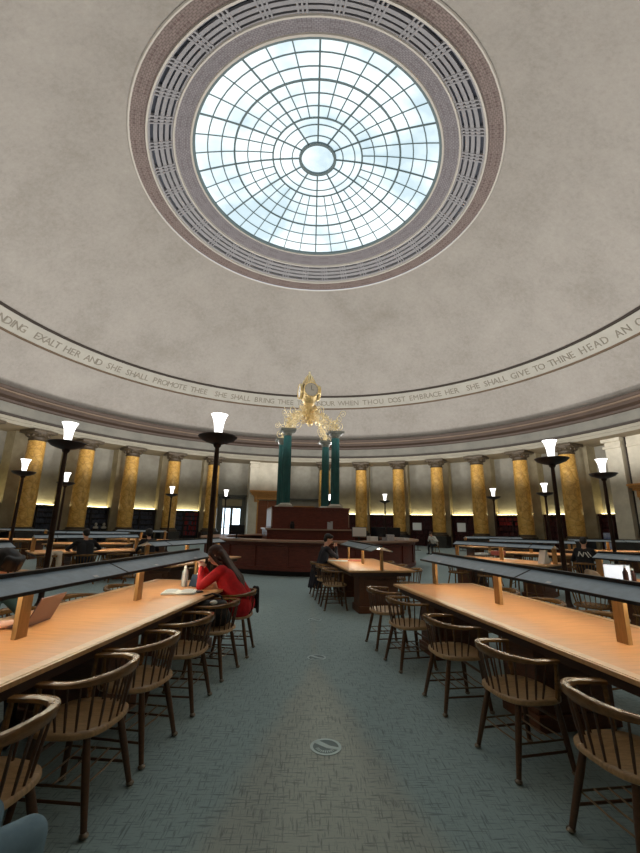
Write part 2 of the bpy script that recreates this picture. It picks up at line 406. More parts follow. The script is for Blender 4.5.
def letters():
    anchors = [('WISDOM IS THE PRINCIPAL THING THEREFORE GET WISDOM AND WITHIN ALL THY GETTING GET UNDERSTANDING  ', None, -74.5),
               ('EXALT ', -74.5, -67.9), ('HER ', -67.9, -63.1), ('AND SHE ', -63.1, -53.0),
               ('SHALL PROMOTE THEE  SHE SHALL BRING THEE TO HONOUR ', -53.0, 7.9), ('WHEN ', 7.9, 15.1), ('THOU ', 15.1, 22.9),
               ('DOST EMBRACE HER  ', 22.9, 45.0), ('SHE SHALL GIVE ', 45.0, 62.5), ('TO THINE ', 62.5, 73.3), ('HEAD AN ', 73.3, 85.8),
               ('ORNAMENT OF GRACE  ', 85.8, 108.)]
    cw = {'I':.55,' ':.75,'M':1.3,'W':1.35,'E':.85,'L':.8,'T':.9,'F':.85,'S':.85,'R':.95,'J':.6}
    W = lambda s: sum(cw.get(c, 1.) for c in s)
    items = []
    for s, a, b in anchors:
        if a is None:
            s = s[-28:]; a = b-W(s)*1.25
        k = (b-a)/W(s); p = a
        for c in s:
            w = cw.get(c, 1.)*k
            if c != ' ': items.append((c, p+w/2))
            p += w
    cache = {}
    bm = bmesh.new()
    zc = (zb0+zb1)/2
    for c, th in items:
        if c not in cache:
            cu = bpy.data.curves.new('letter', 'FONT'); cu.body = c; cu.size = .62; cu.extrude = .012; cu.align_x = 'CENTER'; cu.resolution_u = 2
            o = bpy.data.objects.new('letter', cu); C.objects.link(o)
            dg = bpy.context.evaluated_depsgraph_get()
            cache[c] = bpy.data.meshes.new_from_object(o.evaluated_get(dg))
            bpy.data.objects.remove(o)
        a = R_(th); r = sph(zc, .085)
        tilt = math.asin((zc-SZ)/SR)
        out = Vector((-math.sin(a), -math.cos(a), 0))          # towards the room's centre
        xr = Vector((math.cos(a), -math.sin(a), 0))            # reading direction
        nrm = (out*math.cos(tilt)+Vector((0,0,-1))*math.sin(tilt)).normalized()
        up = nrm.cross(xr).normalized()
        pos = Vector((r*math.sin(a), r*math.cos(a), zc))-up*.22
        mt = Matrix(((xr.x,up.x,nrm.x,pos.x),(xr.y,up.y,nrm.y,pos.y),(xr.z,up.z,nrm.z,pos.z),(0,0,0,1)))
        n0 = len(bm.verts); bm.from_mesh(cache[c]); bm.verts.ensure_lookup_table()
        for v in bm.verts[n0:]: v.co = mt @ v.co
    mb = MB(); mb.bm.free(); mb.bm = bm
    return mb.build('inscription', 'letter', band, weld=False)
letters()

# ---------------------------------------------------------------- the skylight in the crown of the dome
win = struct(thing('window_1', None, None, (0, D, 0)))
GR, GZ, RISE = 6.09, 18.94, 1.09
zg = lambda r: GZ+RISE*(1-(r/GR)**2)
MB().lathe([(max(.8*0, r), zg(r)) for r in [0,.4,.8,1.3,2,2.6,3.2,3.9,4.6,5.3,6.09]], 72).build('glass', 'sky_glass', win, smooth=True)
fr = MB()
for k in range(36):
    a = 2*PI*k/36; main = k % 3 == 0
    rs = ([.95,1.3,1.95,2.3] if main else [2.3])+[2.9,3.55,4.2,4.8,5.45,6.09]
    fr.tube([(r*math.sin(a), r*math.cos(a), zg(r)-.05) for r in rs], 0.043 if main else .028, 5, False)
for r, t in ((1.32,.03),(1.93,.03),(2.3,.045),(2.92,.03),(3.56,.03),(4.2,.05),(4.82,.03),(5.45,.03)):
    fr.tube([(r*math.sin(2*PI*k/72), r*math.cos(2*PI*k/72), zg(r)-.05) for k in range(73)], t, 5, False)
fr.build('glazing_bars', 'bar', win)
MB().lathe([(.83,zg(.83)-.02),(.83,zg(.83)-.14),(.97,zg(.97)-.14),(.97,zg(.97)-.02)], 48).build('centre_ring', 'bar', win)
MB().lathe([(6.00,GZ+.03),(6.00,GZ-.07),(6.14,GZ-.1),(6.14,GZ+.05)], 96).build('window_frame', 'bar', win)
# rings round the skylight
struct(origin_to_room(MB().lathe([(8.74,17.80),(8.70,17.76),(8.64,17.80)], 96).build('trim_7', 'bead')))
struct(origin_to_room(MB().lathe([(8.66,17.84),(8.02,18.04)], 144, uv=True).build('trim_8', 'border_out')))
struct(origin_to_room(MB().lathe([(8.05,18.03),(8.03,17.95),(7.96,17.96),(7.94,18.08)], 96).build('trim_9', 'bead')))
vent = struct(origin_to_room(MB().lathe([(8.0,18.24),(6.95,18.78)], 96).build('trim_10', 'slot')))
gz = lambda r: 18.05+(8.0-r)/(8.0-6.92)*.52
g = MB()
for r, w in ((7.92,.09),(7.66,.15),(7.43,.15),(7.20,.15),(6.99,.09)):
    g.lathe([(r-w/2, gz(r-w/2)), (r+w/2, gz(r+w/2)), (r+w/2, gz(r+w/2)+.14), (r-w/2, gz(r-w/2)+.14), (r-w/2, gz(r-w/2))], 144)
for k in range(36):
    for dx in (-1.25, 0, 1.25):
        a = 2*PI*(k+.5)/36+R_(dx)
        sn, cs = math.sin(a), math.cos(a); t = .035
        p = []
        for dz in (-.02, .12):
            for r, sg in ((6.94,-1),(6.94,1),(7.98,1),(7.98,-1)):
                p.append((r*sn+sg*t*cs, r*cs-sg*t*sn, gz(r)+dz))
        g.hexa(p)
g.build('grille', 'grille', vent, weld=False)
struct(origin_to_room(MB().lathe([(6.98,18.56),(6.94,18.48),(6.88,18.49),(6.86,18.60)], 96).build('trim_11', 'bead')))
struct(origin_to_room(MB().lathe([(6.88,18.58),(6.22,18.86)], 144, uv=True).build('trim_12', 'border_in')))
struct(origin_to_room(MB().lathe([(6.24,18.87),(6.20,18.80),(6.12,18.80),(6.10,19.05)], 96).build('trim_13', 'bead')))

# ---------------------------------------------------------------- columns, piers, bookcases
TH0 = -11.06
col_angles = [TH0+15+10*k for k in range(7)] + [TH0-15-10*k for k in range(6)]
def make_column():
    t = thing('marble_column', 'x', 'column')
    MB().lathe([(.50,1.12),(.50,1.3),(.505,2.6),(.49,4.2),(.455,6.18)], 32).build('shaft', 'marble', t, smooth=True)
    MB().lathe([(0,.86),(.66,.86),(.68,.92),(.66,.98),(.58,1.0),(.56,1.04),(.57,1.10),(.50,1.14),(0,1.14)], 32).build('base', 'capital', t, smooth=True)
    MB().box((0,0,.43), (1.36,1.36,.86), bev=.02).build('plinth', 'plinth', t)
    cp = MB().lathe([(0,6.14),(.455,6.14),(.50,6.20),(.455,6.24),(.46,6.36),(.56,6.44),(.64,6.56),(.66,6.62),(0,6.62)], 32)
    cp.box((0,0,6.70), (1.42,1.42,.16), bev=.02)
    for k in range(12):
        a = 2*PI*k/12; cp.sphere((.56*math.sin(a), .56*math.cos(a), 6.47), .09, 5, (1,1,1.1))
    cp.build('capital', 'capital', t, smooth=True)
    return t
proto = make_column(); first = True
ord_ = ['first','second','third','fourth','fifth','sixth','seventh']
for i, th in enumerate(col_angles):
    o = proto if first else copy_tree(proto); first = False
    x, y = polar(18.15, th); o.location = (x, y, 0); o.rotation_euler.z = -R_(th)
    o['group'] = 'yellow marble columns under the dome'
    if i < 7:
        o['label'] = ['yellow marble column half hidden behind the green clock columns',
                      'yellow marble column just right of the green clock columns',
                      'second yellow marble column right of the green clock columns',
                      'third yellow marble column right of the green clock columns',
                      'fourth yellow marble column right of the green clock columns',
                      'fifth yellow marble column right of the green clock columns',
                      'rightmost yellow marble column, behind the tall lamps on the right'][i]
    else:
        o['label'] = ['slim-looking yellow marble column beside the tall glazed doors, behind the big lamp',
                      'second yellow marble column left of the tall glazed doors',
                      'third yellow marble column left of the tall glazed doors',
                      'fourth yellow marble column left of the tall glazed doors',
                      'leftmost yellow marble column in view, above a small torch lamp',
                      'yellow marble column at the picture\'s left edge'][i-7]
    # pier on the wall behind it
    struct(MB().arcbox(19.45, 20.3, th-1.6, th+1.6, 0, 6.8, 2, (0,D)).build(f'trim_{20+i}', 'pilaster'))

bays = []
for k in range(6): bays.append((TH0+15+10*k+1.6, TH0+25+10*k-1.6, 'red'))
bays.append((TH0+75+1.6, 70.2, 'red'))
for k in range(6): bays.append((TH0-25-10*k+1.6, TH0-15-10*k-1.6, 'dark'))
def bookcase(a0, a1, hue, label, i):
    ac = (a0+a1)/2
    x, y = polar(19.9, ac)
    t = thing('bookcase', label, 'bookcase', (x, y, 0), 0, 'bookcases round the wall')
    inv = Matrix.Translation((-x, -y, 0)); c = (0, D)
    cm = 'bookcase' if hue == 'red' else 'bookcase_dark'
    b = MB()
    b.arcbox(20.0, 20.28, a0, a1, 0, 2.36, 4, c)
    b.arcbox(19.72, 20.1, a0, a0+.25, 0, 2.36, 1, c).arcbox(19.72, 20.1, a1-.25, a1, 0, 2.36, 1, c).arcbox(19.74, 20.1, ac-.1, ac+.1, 0, 2.36, 1, c)
    b.build('carcass', cm, t, mtx=inv)
    MB().arcbox(19.64, 20.28, a0-.02, a1+.02, 2.36, 2.50, 4, c).build('cornice', cm, t, mtx=inv)
    for z in (.5,.92,1.34,1.72,2.06):
        MB().arcbox(19.75, 20.02, a0+.25, a1-.25, z, z+.03, 3, c).build('shelf', cm, t, mtx=inv)
    MB().arcbox(20.05, 20.22, a0+.1, a1-.1, 2.505, 2.54, 4, c).build('cove_light', 'cove', t, mtx=inv)
    return t
stuff = {'books_red': MB(), 'books_blue': MB(), 'books_bright': MB()}
bk_labels = ['dark red bookcase seen just right of the central clock desk', 'dark red bookcase with a lamp post in front, behind the service desk clutter',
  'dark red bookcase behind the white notice board', 'dark red bookcase behind the second white notice board',
  'bookcase with bright scarlet volumes, fourth bay right of the clock', 'dark red bookcase between the two rightmost marble columns',
  'bookcase with a blue poster at its foot, beside the stone portal on the right',
  'bookcase with scarlet volumes nearest the tall glazed doors', 'dark bookcase, second bay left of the tall glazed doors', 'dark bookcase, third bay left of the tall glazed doors',
  'dark bookcase with pale reflections, behind the reader in black', 'dark bookcase at the far left behind the small torch lamp', 'dark bookcase at the picture\'s left edge']
for i, (a0, a1, hue) in enumerate(bays):
    bookcase(a0, a1, hue, bk_labels[i], i)
    for zi, z in enumerate((.53,.95,1.37,1.75,2.09)):
        a = a0+.35
        top = (.92,1.34,1.72,2.06,2.36)[zi]-z
        while a < a1-.4:
            w = random.uniform(.07,.22)
            if abs(a+w/2-(a0+a1)/2) > .22 and random.random() > .10:
                h = top*random.uniform(.62,.92)
                key = 'books_red' if hue == 'red' else 'books_blue'
                if i == 4 and zi in (3,4) or i == 7 and random.random() < .55 and a > (a0+a1)/2-.4: key = 'books_bright'
                if i in (0,) : key = 'books_red'
                stuff[key].arcbox(19.78+random.uniform(0,.05), 20.0, a, a+w*.94, z+.002, z+h, 1, (0,D))
            a += w
for k, lab in (('books_red','dark red volumes filling the shelves right of the clock desk'), ('books_blue','blue-grey volumes filling the dark shelves on the left'), ('books_bright','scarlet volumes packed on a few upper shelves')):
    tag(stuff[k].build('shelved_books', k, weld=False), lab, 'books', None, 'stuff')

# left portal: projecting stone block with oak doorcase, glazed doors in the bays beside it
def block(a0, a1, r0, name, m='stone'):
    return struct(MB().arcbox(r0, 20.3, a0, a1, 0, 6.8, 6, (0,D)).build(name, m))
block(TH0-5, TH0+5, 18.9, 'wall_portal')
for nm, a0, a1 in (('trim_40', TH0-5.1, TH0-2.9), ('trim_41', TH0+2.9, TH0+5.1)):
    o = struct(MB().arcbox(18.7, 19.0, a0, a1, 0, 6.3, 2, (0,D)).build(nm, 'stone'))
    MB().arcbox(18.62, 19.0, a0-.15, a1+.15, 6.3, 6.45, 2, (0,D)).arcbox(18.55, 19.0, a0-.25, a1+.25, 6.62, 6.79, 2, (0,D)).arcbox(18.66,19.0,a0,a1,6.45,6.62,2,(0,D)).build('capital', 'stone', o)
def radial(r, th):   # frame standing on the floor at (r, th), local +Y pointing to the room's centre, +X to the viewer's right
    x, y = polar(r, th); a = R_(th)
    e = Vector((-math.sin(a), -math.cos(a), 0)); xr = Vector((math.cos(a), -math.sin(a), 0))
    return Matrix(((xr.x, e.x, 0, x), (xr.y, e.y, 0, y), (0,0,1,0), (0,0,0,1)))
def doorcase(r, th, idx, zs=1.):
    mt = radial(r, th) @ Matrix.Diagonal((1,1,zs,1))
    d = thing(f'door_{idx}', None, None); struct(d)
    j = MB()
    for s in (-1, 1):
        j.box((s*1.0, .08, 1.85), (.34,.2,3.7), bev=.02).box((s*1.22,.05,1.85),(.14,.14,3.7)).box((s*1.0,.12,.3),(.42,.26,.6)).box((s*1.0,.13,3.42),(.42,.28,.14))
        j.box((s*1.12,.24,3.68),(.18,.28,.36), bev=.03)
    j.box((0,.08,3.72),(2.5,.22,.30))
    j.build('doorcase', 'oak_door', d, mtx=mt)
    MB().box((0,.14,4.0),(2.9,.40,.14)).box((0,.18,4.13),(3.1,.5,.12)).box((0,.22,4.25),(3.25,.58,.13), bev=.02).box((0,.10,3.88),(2.6,.3,.12)).build('cornice', 'oak_door', d, mtx=mt)
    lf = MB()
    for s in (-1, 1):
        lf.box((s*.42, -.02, 1.75), (.82,.08,3.5))
        for z in (.6, 1.6, 2.6):
            lf.box((s*.42, .03, z+.15), (.56,.05,.7), bev=.02)
    lf.build('leaf', 'door_panel', d, mtx=mt)
    return d
doorcase(18.86, TH0, 1)
def glazed_doors(th, idx):
    mt = radial(20.26, th)
    d = struct(thing(f'door_{idx}', None, None))
    MB().box((-1.0,.06,1.9),(.28,.2,3.8)).box((1.0,.06,1.9),(.28,.2,3.8)).box((0,.06,3.72),(2.28,.2,.2)).box((0,.1,3.9),(2.7,.3,.12)).box((0,.05,2.95),(1.75,.12,.14)).build('surround', 'bronze_frame', d, mtx=mt)
    MB().box((0,.03,3.3),(1.72,.05,.6)).build('panel', 'pilaster', d, mtx=mt)
    for s in (-1, 1):
        f = MB(); 
        f.box((s*.06,.07,1.45),(.10,.08,2.9)).box((s*.80,.07,1.45),(.10,.08,2.9)).box((s*.43,.07,.25),(.74,.08,.5)).box((s*.43,.07,2.85),(.74,.08,.1)).box((s*.43,.075,1.9),(.66,.05,.04)).box((s*.43,.075,1.2),(.66,.05,.04)).box((s*.43,.075,1.6),(.035,.05,2.4))
        lf = f.build('leaf', 'bronze_frame', d, mtx=mt)
        MB().box((s*.43,.05,1.65),(.64,.02,2.35)).build('glass', 'window_glow', lf, mtx=mt)
glazed_doors(TH0-8.6, 2)
# the other side door is panelled with a lit light over it
mt = radial(20.26, TH0+9.2)
d = struct(thing('door_3', None, None))
MB().box((-.95,.06,1.5),(.26,.2,3.0)).box((.95,.06,1.5),(.26,.2,3.0)).box((0,.06,3.06),(2.16,.2,.16)).build('surround', 'oak_door', d, mtx=mt)
MB().box((0,.10,3.75),(3.0,.3,.12)).build('cornice', 'bronze_frame', d, mtx=mt)
MB().box((0,.03,1.3),(1.64,.06,2.6)).build('leaf', 'door_panel', d, mtx=mt)
MB().box((-.45,.06,2.78),(.5,.05,.36)).build('fanlight', 'window_glow', d, mtx=mt)
# right portal
block(70.2, 73.0, 18.75, 'trim_42')
o = struct(MB().arcbox(18.62, 18.9, 70.0, 73.2, 6.22, 6.36, 2, (0,D)).arcbox(18.56, 18.9, 69.9, 73.3, 6.6, 6.79, 2, (0,D)).build('trim_43', 'stone'))
block(73.6, 100., 18.95, 'wall_right_portal')
struct(MB().arcbox(18.86, 19.0, 73.7, 100, 6.2, 6.34, 6, (0,D)).build('trim_44', 'stone'))
struct(MB().arcbox(19.1, 20.2, 72.9, 73.7, 0, 6.8, 1, (0,D)).build('trim_45', 'line'))  # dark block filling the gap beside the pilaster, its shade put into the colour
struct(MB().arcbox(18.55, 18.95, 70.0, 100, 0, .9, 6, (0,D)).build('baseboard_right', 'plinth'))
doorcase(18.9, 78.5, 4, .94)

# ---------------------------------------------------------------- service desk with the clock
CA = R_(-9.5); CX, CY = -.14, 17.0
desk = thing('service_desk', 'round dark mahogany service desk under the gilt clock in the middle of the room', 'desk', (0.05, D, 0))
MB().lathe([(3.98,0),(3.98,.17),(3.3,.17)], 64).build('plinth', 'mahogany_dark', desk)
fr = MB().lathe([(4.12,.16),(4.12,1.0),(3.9,1.0),(3.9,.16),(4.12,.16)], 64)
for k in range(24):
    a = 2*PI*(k+.35)/24
    fr.box((0,4.135,.58),(.05,.04,.84), Matrix.Rotation(a,4,'Z'))
fr.lathe([(4.12,.16),(4.17,.16),(4.17,.27),(4.12,.29)], 64).lathe([(4.12,.88),(4.16,.90),(4.16,.99),(4.12,1.0)], 64)
fr.build('front_panel', 'mahogany', desk, smooth=True, angle=25)
MB().lathe([(3.4,1.0),(4.28,1.0),(4.28,1.06),(3.4,1.06),(3.4,1.0)], 64).build('counter', 'counter', desk)
MB().lathe([(4.25,1.0),(4.30,1.005),(4.30,1.06),(4.25,1.068)], 64).build('counter_edge', 'counter_edge', desk)
rot = Matrix.Translation((CX-.08, CY-D, 0)) @ Matrix.Rotation(R_(9.5), 4, 'Z')
MB().box((0,-.0,.68),(3.3,3.3,1.32), bev=.02).build('inner_cabinet', 'mahogany', desk, mtx=rot)
MB().box((0,0,1.365),(3.42,3.42,.05)).build('inner_counter', 'counter_edge', desk, mtx=rot)
box = MB().box((0,0,1.76),(2.9,2.9,.76), bev=.03).box((0,0,1.42),(3.0,3.0,.08)).build('clock_pedestal', 'mahogany', desk, mtx=rot)
MB().box((0,0,2.16),(3.0,3.0,.05)).box((0,0,2.11),(2.95,2.95,.05)).build('cap', 'mahogany', box, mtx=rot)
for sgn in (-1, 1):
    MB().box((sgn*1.475, 0, 1.76), (.04, 2.8, .74)).build('side_panel', 'counter_edge', box, mtx=rot)

clock = thing('gilt_clock', 'ornate gilt clock on four dark green columns rising from the service desk', 'clock', (CX, CY, 2.19), R_(9.5))
for sx in (-1, 1):
    for sy in (-1, 1):
        c = (sx*.985, sy*1.0, 0)
        sh = MB()
        n = 20; ring = []
        prof = [(.175,.14),(.172,1.2),(.165,2.2),(.155,2.82)]
        for r, z in prof:
            ring.append([sh.bm.verts.new((c[0]+r*(1 if k % 2 else .9)*math.cos(2*PI*k/(2*n)), c[1]+r*(1 if k % 2 else .9)*math.sin(2*PI*k/(2*n)), z)) for k in range(2*n)])
        for A, B in zip(ring, ring[1:]):
            for k in range(2*n): sh.bm.faces.new((A[k], A[(k+1)%(2*n)], B[(k+1)%(2*n)], B[k]))
        col = sh.build('column', 'green', clock)
        MB().box((*c[:2],.02),(.56,.56,.06)).lathe([(0,.05),(.26,.05),(.27,.09),(.22,.12),(.18,.15),(0,.15)], 24, c=c).build('base', 'white_base', col)
        cap = MB().lathe([(0,2.80),(.158,2.80),(.19,2.84),(.17,2.88),(.26,2.98),(0,2.98)], 24, c=c).box((*c[:2],3.03),(.62,.62,.09), bev=.02)
        cap.build('capital', 'stone_cap', col)
def spiral(mb, p, u, w, r0, turns, rad, sgn=1, n=22, start=0.):
    pts = []; rr = []
    for i in range(n):
        t = i/(n-1); a = start+sgn*t*turns*2*PI; r = r0*(1-.86*t)
        pts.append(Vector(p)+u*(r*math.cos(a)-r0*math.cos(start))+w*(r*math.sin(a)-r0*math.sin(start))); rr.append(rad*(1-.45*t))
    mb.tube(pts, rr, 5)
    e = pts[-1]; mb.sphere(e, rad*1.7, 4)
Zv = Vector((0,0,1))
rnd = random.Random(3)
for sx in (-1, 1):
    for sy in (-1, 1):
        b = Vector((sx*.985, sy*1.0, 3.09)); u = Vector((-sx*.985, -sy*1.0, 0)).normalized(); Ld = Vector((sx*.985, sy*1.0, 0)).length
        sc = MB()
        main = []
        for i in range(22):
            t = i/21
            main.append(b+u*(Ld*(-.10*math.sin(t*PI*2)*(1-t)+.93*t**1.25))+Zv*(.05+.62*math.sin(t*PI*.62)+.55*t**2))
        sc.tube(main, .022, 6)
        for i, sgn in ((1,1),(3,-1),(5,1),(7,-1),(9,1),(11,-1),(13,1),(15,-1),(17,1),(19,-1)):
            p = main[i]
            spiral(sc, p, u*rnd.choice((-1,1)), Zv, rnd.uniform(.18,.30), 1.4, .017, sgn, start=rnd.uniform(-.6,.8))
            spiral(sc, p+Zv*rnd.uniform(-.1,.12), u*rnd.choice((-1,1)), Zv, rnd.uniform(.10,.17), 1.25, .014, -sgn, start=rnd.uniform(1,3))
        sc.tube([b+u*(.12*math.sin(t*4)-.20*t)+Zv*(.85*t) for t in [i/12 for i in range(13)]], [.024-.014*i/12 for i in range(13)], 5)
        for h in (.2,.34,.48,.62,.76,.86):
            spiral(sc, b+u*(.12*math.sin(h*4)-.20*h)+Zv*(.85*h), u*rnd.choice((-1,1)), Zv, .16, 1.3, .014, rnd.choice((-1,1)), start=rnd.uniform(0,2))
        for k in range(64):
            p = main[rnd.randrange(1,21)]; dirn = (u*rnd.uniform(-1,1)+Zv*rnd.uniform(-.6,1)+Vector((rnd.uniform(-.4,.4),rnd.uniform(-.4,.4),0))).normalized()
            L_ = rnd.uniform(.10,.26); sc.tube([p, p+dirn*L_*.5+Zv*.03, p+dirn*L_], [.008,.024,.005], 5)
        sc.build('scrollwork', 'gold_pale', clock, smooth=True)
st = MB().lathe([(.02,3.55),(.06,3.65),(.04,3.8),(.14,3.95),(.09,4.1),(.20,4.25),(.16,4.4),(.26,4.5)], 16)
for k in range(44):
    a = rnd.uniform(0,2*PI); z = rnd.uniform(3.7,4.45); r = .12+.22*(z-3.6)
    p = Vector((r*math.cos(a), r*math.sin(a), z)); o_ = Vector((math.cos(a), math.sin(a), 0))
    spiral(st, p, o_, Zv, rnd.uniform(.08,.15), 1.1, .022, rnd.choice((-1,1)), 14, start=rnd.uniform(0,3))
st.build('stem', 'gold', clock, smooth=True)
ball = MB().sphere((0,0,5.02), .40, 14).lathe([(.0,4.42),(.10,4.46),(.24,4.55),(.34,4.70),(.40,4.86),(.36,4.9)], 20)
ball = ball.build('clock_case', 'gold_dark', clock, smooth=True)
for k in range(4):
    mt = Matrix.Rotation(PI/2*k+R_(4), 4, 'Z') @ Matrix.Translation((0,-.36,5.05)) @ Matrix.Rotation(R_(90),4,'X')
    f = MB().lathe([(0,.07),(.31,.07),(.31,.0)], 28).build('dial', 'dial' if k == 0 else 'dial_glint', clock, mtx=mt)  # side dials coloured white to paint in their glint, front one grey
    MB().lathe([(.30,0),(.30,.095),(.335,.105),(.35,.07),(.35,0)], 28).build('bezel', 'gold', f, mtx=mt)
    hd = MB().box((0,.09,.078),(.018,.18,.008)).box((.055,-.02,.078),(.12,.018,.008))
    for q in range(12):
        hd.box((.265*math.sin(q*PI/6), .265*math.cos(q*PI/6), .076), (.018,.018,.006))
    hd.build('hands', 'ink', f, mtx=mt)
fin = MB()
for k in range(10):
    a = 2*PI*k/10
    fin.tube([(.30*math.cos(a),.30*math.sin(a),5.32),(.27*math.cos(a),.27*math.sin(a),5.5),(.16*math.cos(a),.16*math.sin(a),5.72),(.04*math.cos(a),.04*math.sin(a),5.88)], .032, 5)
fin.lathe([(.30,5.30),(.34,5.34),(.30,5.38)], 20).lathe([(0,5.84),(.06,5.86),(.05,5.92),(.015,6.0),(0,6.02)], 12).sphere((0,0,5.99),.045,6)
fin.lathe([(.20,5.38),(.17,5.56),(.10,5.74),(.03,5.86)], 14)
fin.build('finial', 'gold_pale', clock, smooth=True)

# ---------------------------------------------------------------- reading tables with hooded lights
def make_table(L, W, label):
    """local frame: +Y points away from the room's centre, origin at the inner end of the top"""
    t = thing('reading_table', label, 'table')
    tp = MB().box((0,L/2,.742),(W,L,.036), bev=.006).build('tabletop', 'table_top', t)
    tr = MB()
    for s in (-1,1): tr.box((s*(W/2-.035), L/2, .7605),(.07,L,.007))
    tr.box((0,.035,.7605),(W-.14,.07,.007)).box((0,L-.035,.7605),(W-.14,.07,.007))
    for s in (-1,1): tr.box((s*(W/2+.008),L/2,.748),(.022,L+.03,.026))
    tr.box((0,-.008,.748),(W+.03,.022,.026)).box((0,L+.008,.748),(W+.03,.022,.026))
    tr.build('edging', 'table_trim', tp)
    MB().box((0,L/2,.69),(W-.10,L-.10,.07)).build('apron', 'table_dark', t)
    ys = [.45, L-.45] if L < 3 else [.5, L/2, L-.5]
    for y in ys:
        p = MB().box((0,y,.36),(W*.60,.42,.60), bev=.01).box((0,y,.06),(W*.64,.48,.12), bev=.01)
        for s in (-1,1): p.box((0,y+s*.215,.38),(W*.44,.02,.40), bev=.006)
        p.build('pedestal', 'pedestal', t)
    n = int(round(L/1.45))+1
    py = [.04+(L-.08)*k/(n-1) for k in range(n)]
    for y in py: MB().box((0,y,.93),(.035,.095,.36)).build('post', 'post', t)
    hw, zr, zl, th = .21, 1.18, 1.098, .012
    sh = MB()
    y0, y1 = .05, L-.02
    for s in (-1,1):
        sh.hexa([(s*.0,y0,zr-th),(s*hw,y0,zl-th),(s*hw,y1,zl-th),(s*.0,y1,zr-th),(s*.0,y0,zr),(s*hw,y0,zl),(s*hw,y1,zl),(s*.0,y1,zr)])
    shade = sh.build('lamp_shade', 'shade', t)
    e = MB().box((0,(y0+y1)/2,zr+.004),(.045,y1-y0,.028))
    for s in (-1,1): e.box((s*(hw+.004),(y0+y1)/2,zl-.008),(.016,y1-y0,.022))
    e.build('edge_strip', 'shade_edge', shade)
    sm = MB(); k = 1
    while k*2.1 < L-.3:
        for s in (-1,1):
            sm.hexa([(s*.0,k*2.1-.008,zr-th),(s*hw,k*2.1-.008,zl-th),(s*hw,k*2.1+.008,zl-th),(s*.0,k*2.1+.008,zr-th),(s*.0,k*2.1-.008,zr+.004),(s*hw,k*2.1-.008,zl+.004),(s*hw,k*2.1+.008,zl+.004),(s*.0,k*2.1+.008,zr+.004)])
        k += 1
    sm.build('seam', 'shade_edge', shade)
    y = .55
    while y < L-.2:
        for s in (-1,1):
            sl = math.atan2(zr-zl, hw)
            MB().box((0,0,.0015),(.03,.055,.002), Matrix.Translation((s*.18,y,zr-(zr-zl)*.18/hw)) @ Matrix.Rotation(s*sl,4,'Y')).build('sticker', 'sticker', shade)
        y += .98
    MB().tube([(0,y0+.15,1.13),(0,y1-.15,1.13)], .012, 8).build('light_tube', 'tube', t)
    return t
LO, LI = 4.5, 2.62
outer = make_table(LO, 1.18, '')
inner = make_table(LI, 1.22, '')
tables = {}
def place_table(proto, key, a, r0, label, used=[]):
    o = proto if proto.name not in used else copy_tree(proto); used.append(proto.name)
    x, y = near(r0, a); o.location = (x, y, 0)
    u = (math.sin(R_(a)), -math.cos(R_(a)))
    o.rotation_euler.z = math.atan2(-u[0], u[1])
    o['label'] = label; o['group'] = 'reading tables'
    tables[key] = (a, r0); return o
place_table(outer, 'near_left', -8.05, 11.08, 'long oak table left of the aisle, red-jumpered reader at its far end')
place_table(outer, 'near_right', 9.35, 11.08, 'long oak reading table nearest on the right of the aisle')
place_table(inner, 'mid_right', 8.2, 6.8, 'short oak reading table with coral folder, beside the seated person in navy')
place_table(inner, 'mid_left', -19.3, 6.8, 'short oak table on the left between the big lamp and the service desk')
place_table(outer, 'outer_left', -27.0, 11.0, 'oak reading table whose hood end shows at the left edge, behind the dark-haired head')
place_table(outer, 'outer_right', 26.0, 11.1, 'oak reading table with white laptop, behind the nearest right table')
place_table(inner, 'inner_left', -48.5, 6.75, 'oak reading table where the reader in a black jacket sits')
place_table(inner, 'inner_right', 37.5, 6.75, 'oak reading table with white paper tent at its end, on the right')
place_table(inner, 'side_right', 67.0, 6.75, 'oak reading table behind the one with the paper tent')
place_table(inner, 'side_left', -78.0, 6.75, 'far oak reading table on the left, behind the reader in black')
place_table(outer, 'far_left', -93.0, 10.9, 'oak table showing its golden end panel at the far left')
place_table(outer, 'far_right', 85.5, 10.2, 'oak table showing its golden end panel behind the tall right lamp')
place_table(inner, 'rear_right', 97.0, 6.75, 'far oak reading table in front of the fourth column on the right')
place_table(inner, 'rear_left', -107.0, 6.75, 'far oak reading table in front of the fourth bookcase on the left')
place_table(outer, 'back_left', -63.0, 11.0, 'oak reading table in front of the leftmost marble column')

# ---------------------------------------------------------------- chairs
def rail_path(n=29):
    pts = []; wh = []
    for i in range(n):
        t = -1+2*i/(n-1); a = t*R_(118)
        x = .262*math.sin(a); y = -.035-.215*math.cos(a)
        if abs(t) > .76:
            k = (abs(t)-.76)/.24; a76 = .76*R_(118); y = -.035-.215*math.cos(a76)+.15*k; x = math.copysign(.262*math.sin(a76)*(1-k)+.252*k, t)
        z = .706-.018*abs(t)**1.5
        back = max(0, 1-abs(t)*1.5)
        pts.append((x, y, z)); wh.append((.058-.026*back, .024+.034*back))
    return pts, wh
RP, RW = rail_path()
def seat_mesh():
    mb = MB(); n = 36; rings = []
    def outline(k, s):
        a = 2*PI*k/n; c, q = math.cos(a), math.sin(a)
        x = .238*math.copysign(abs(c)**.72, c); y = .222*math.copysign(abs(q)**.72, q)
        if y > 0: x *= 1.04
        return x*s, y*s
    for s, z in ((.93,.418),(1,.428),(1,.446),(.96,.455),(.72,.449),(.4,.440),(.12,.440)):
        rings.append([mb.bm.verts.new((*outline(k, s), z)) for k in range(n)])
    for A, B in zip(rings, rings[1:]):
        for k in range(n): mb.bm.faces.new((A[k], A[(k+1)%n], B[(k+1)%n], B[k]))
    mb.bm.faces.new(rings[0][::-1]); mb.bm.faces.new(rings[-1]); return mb
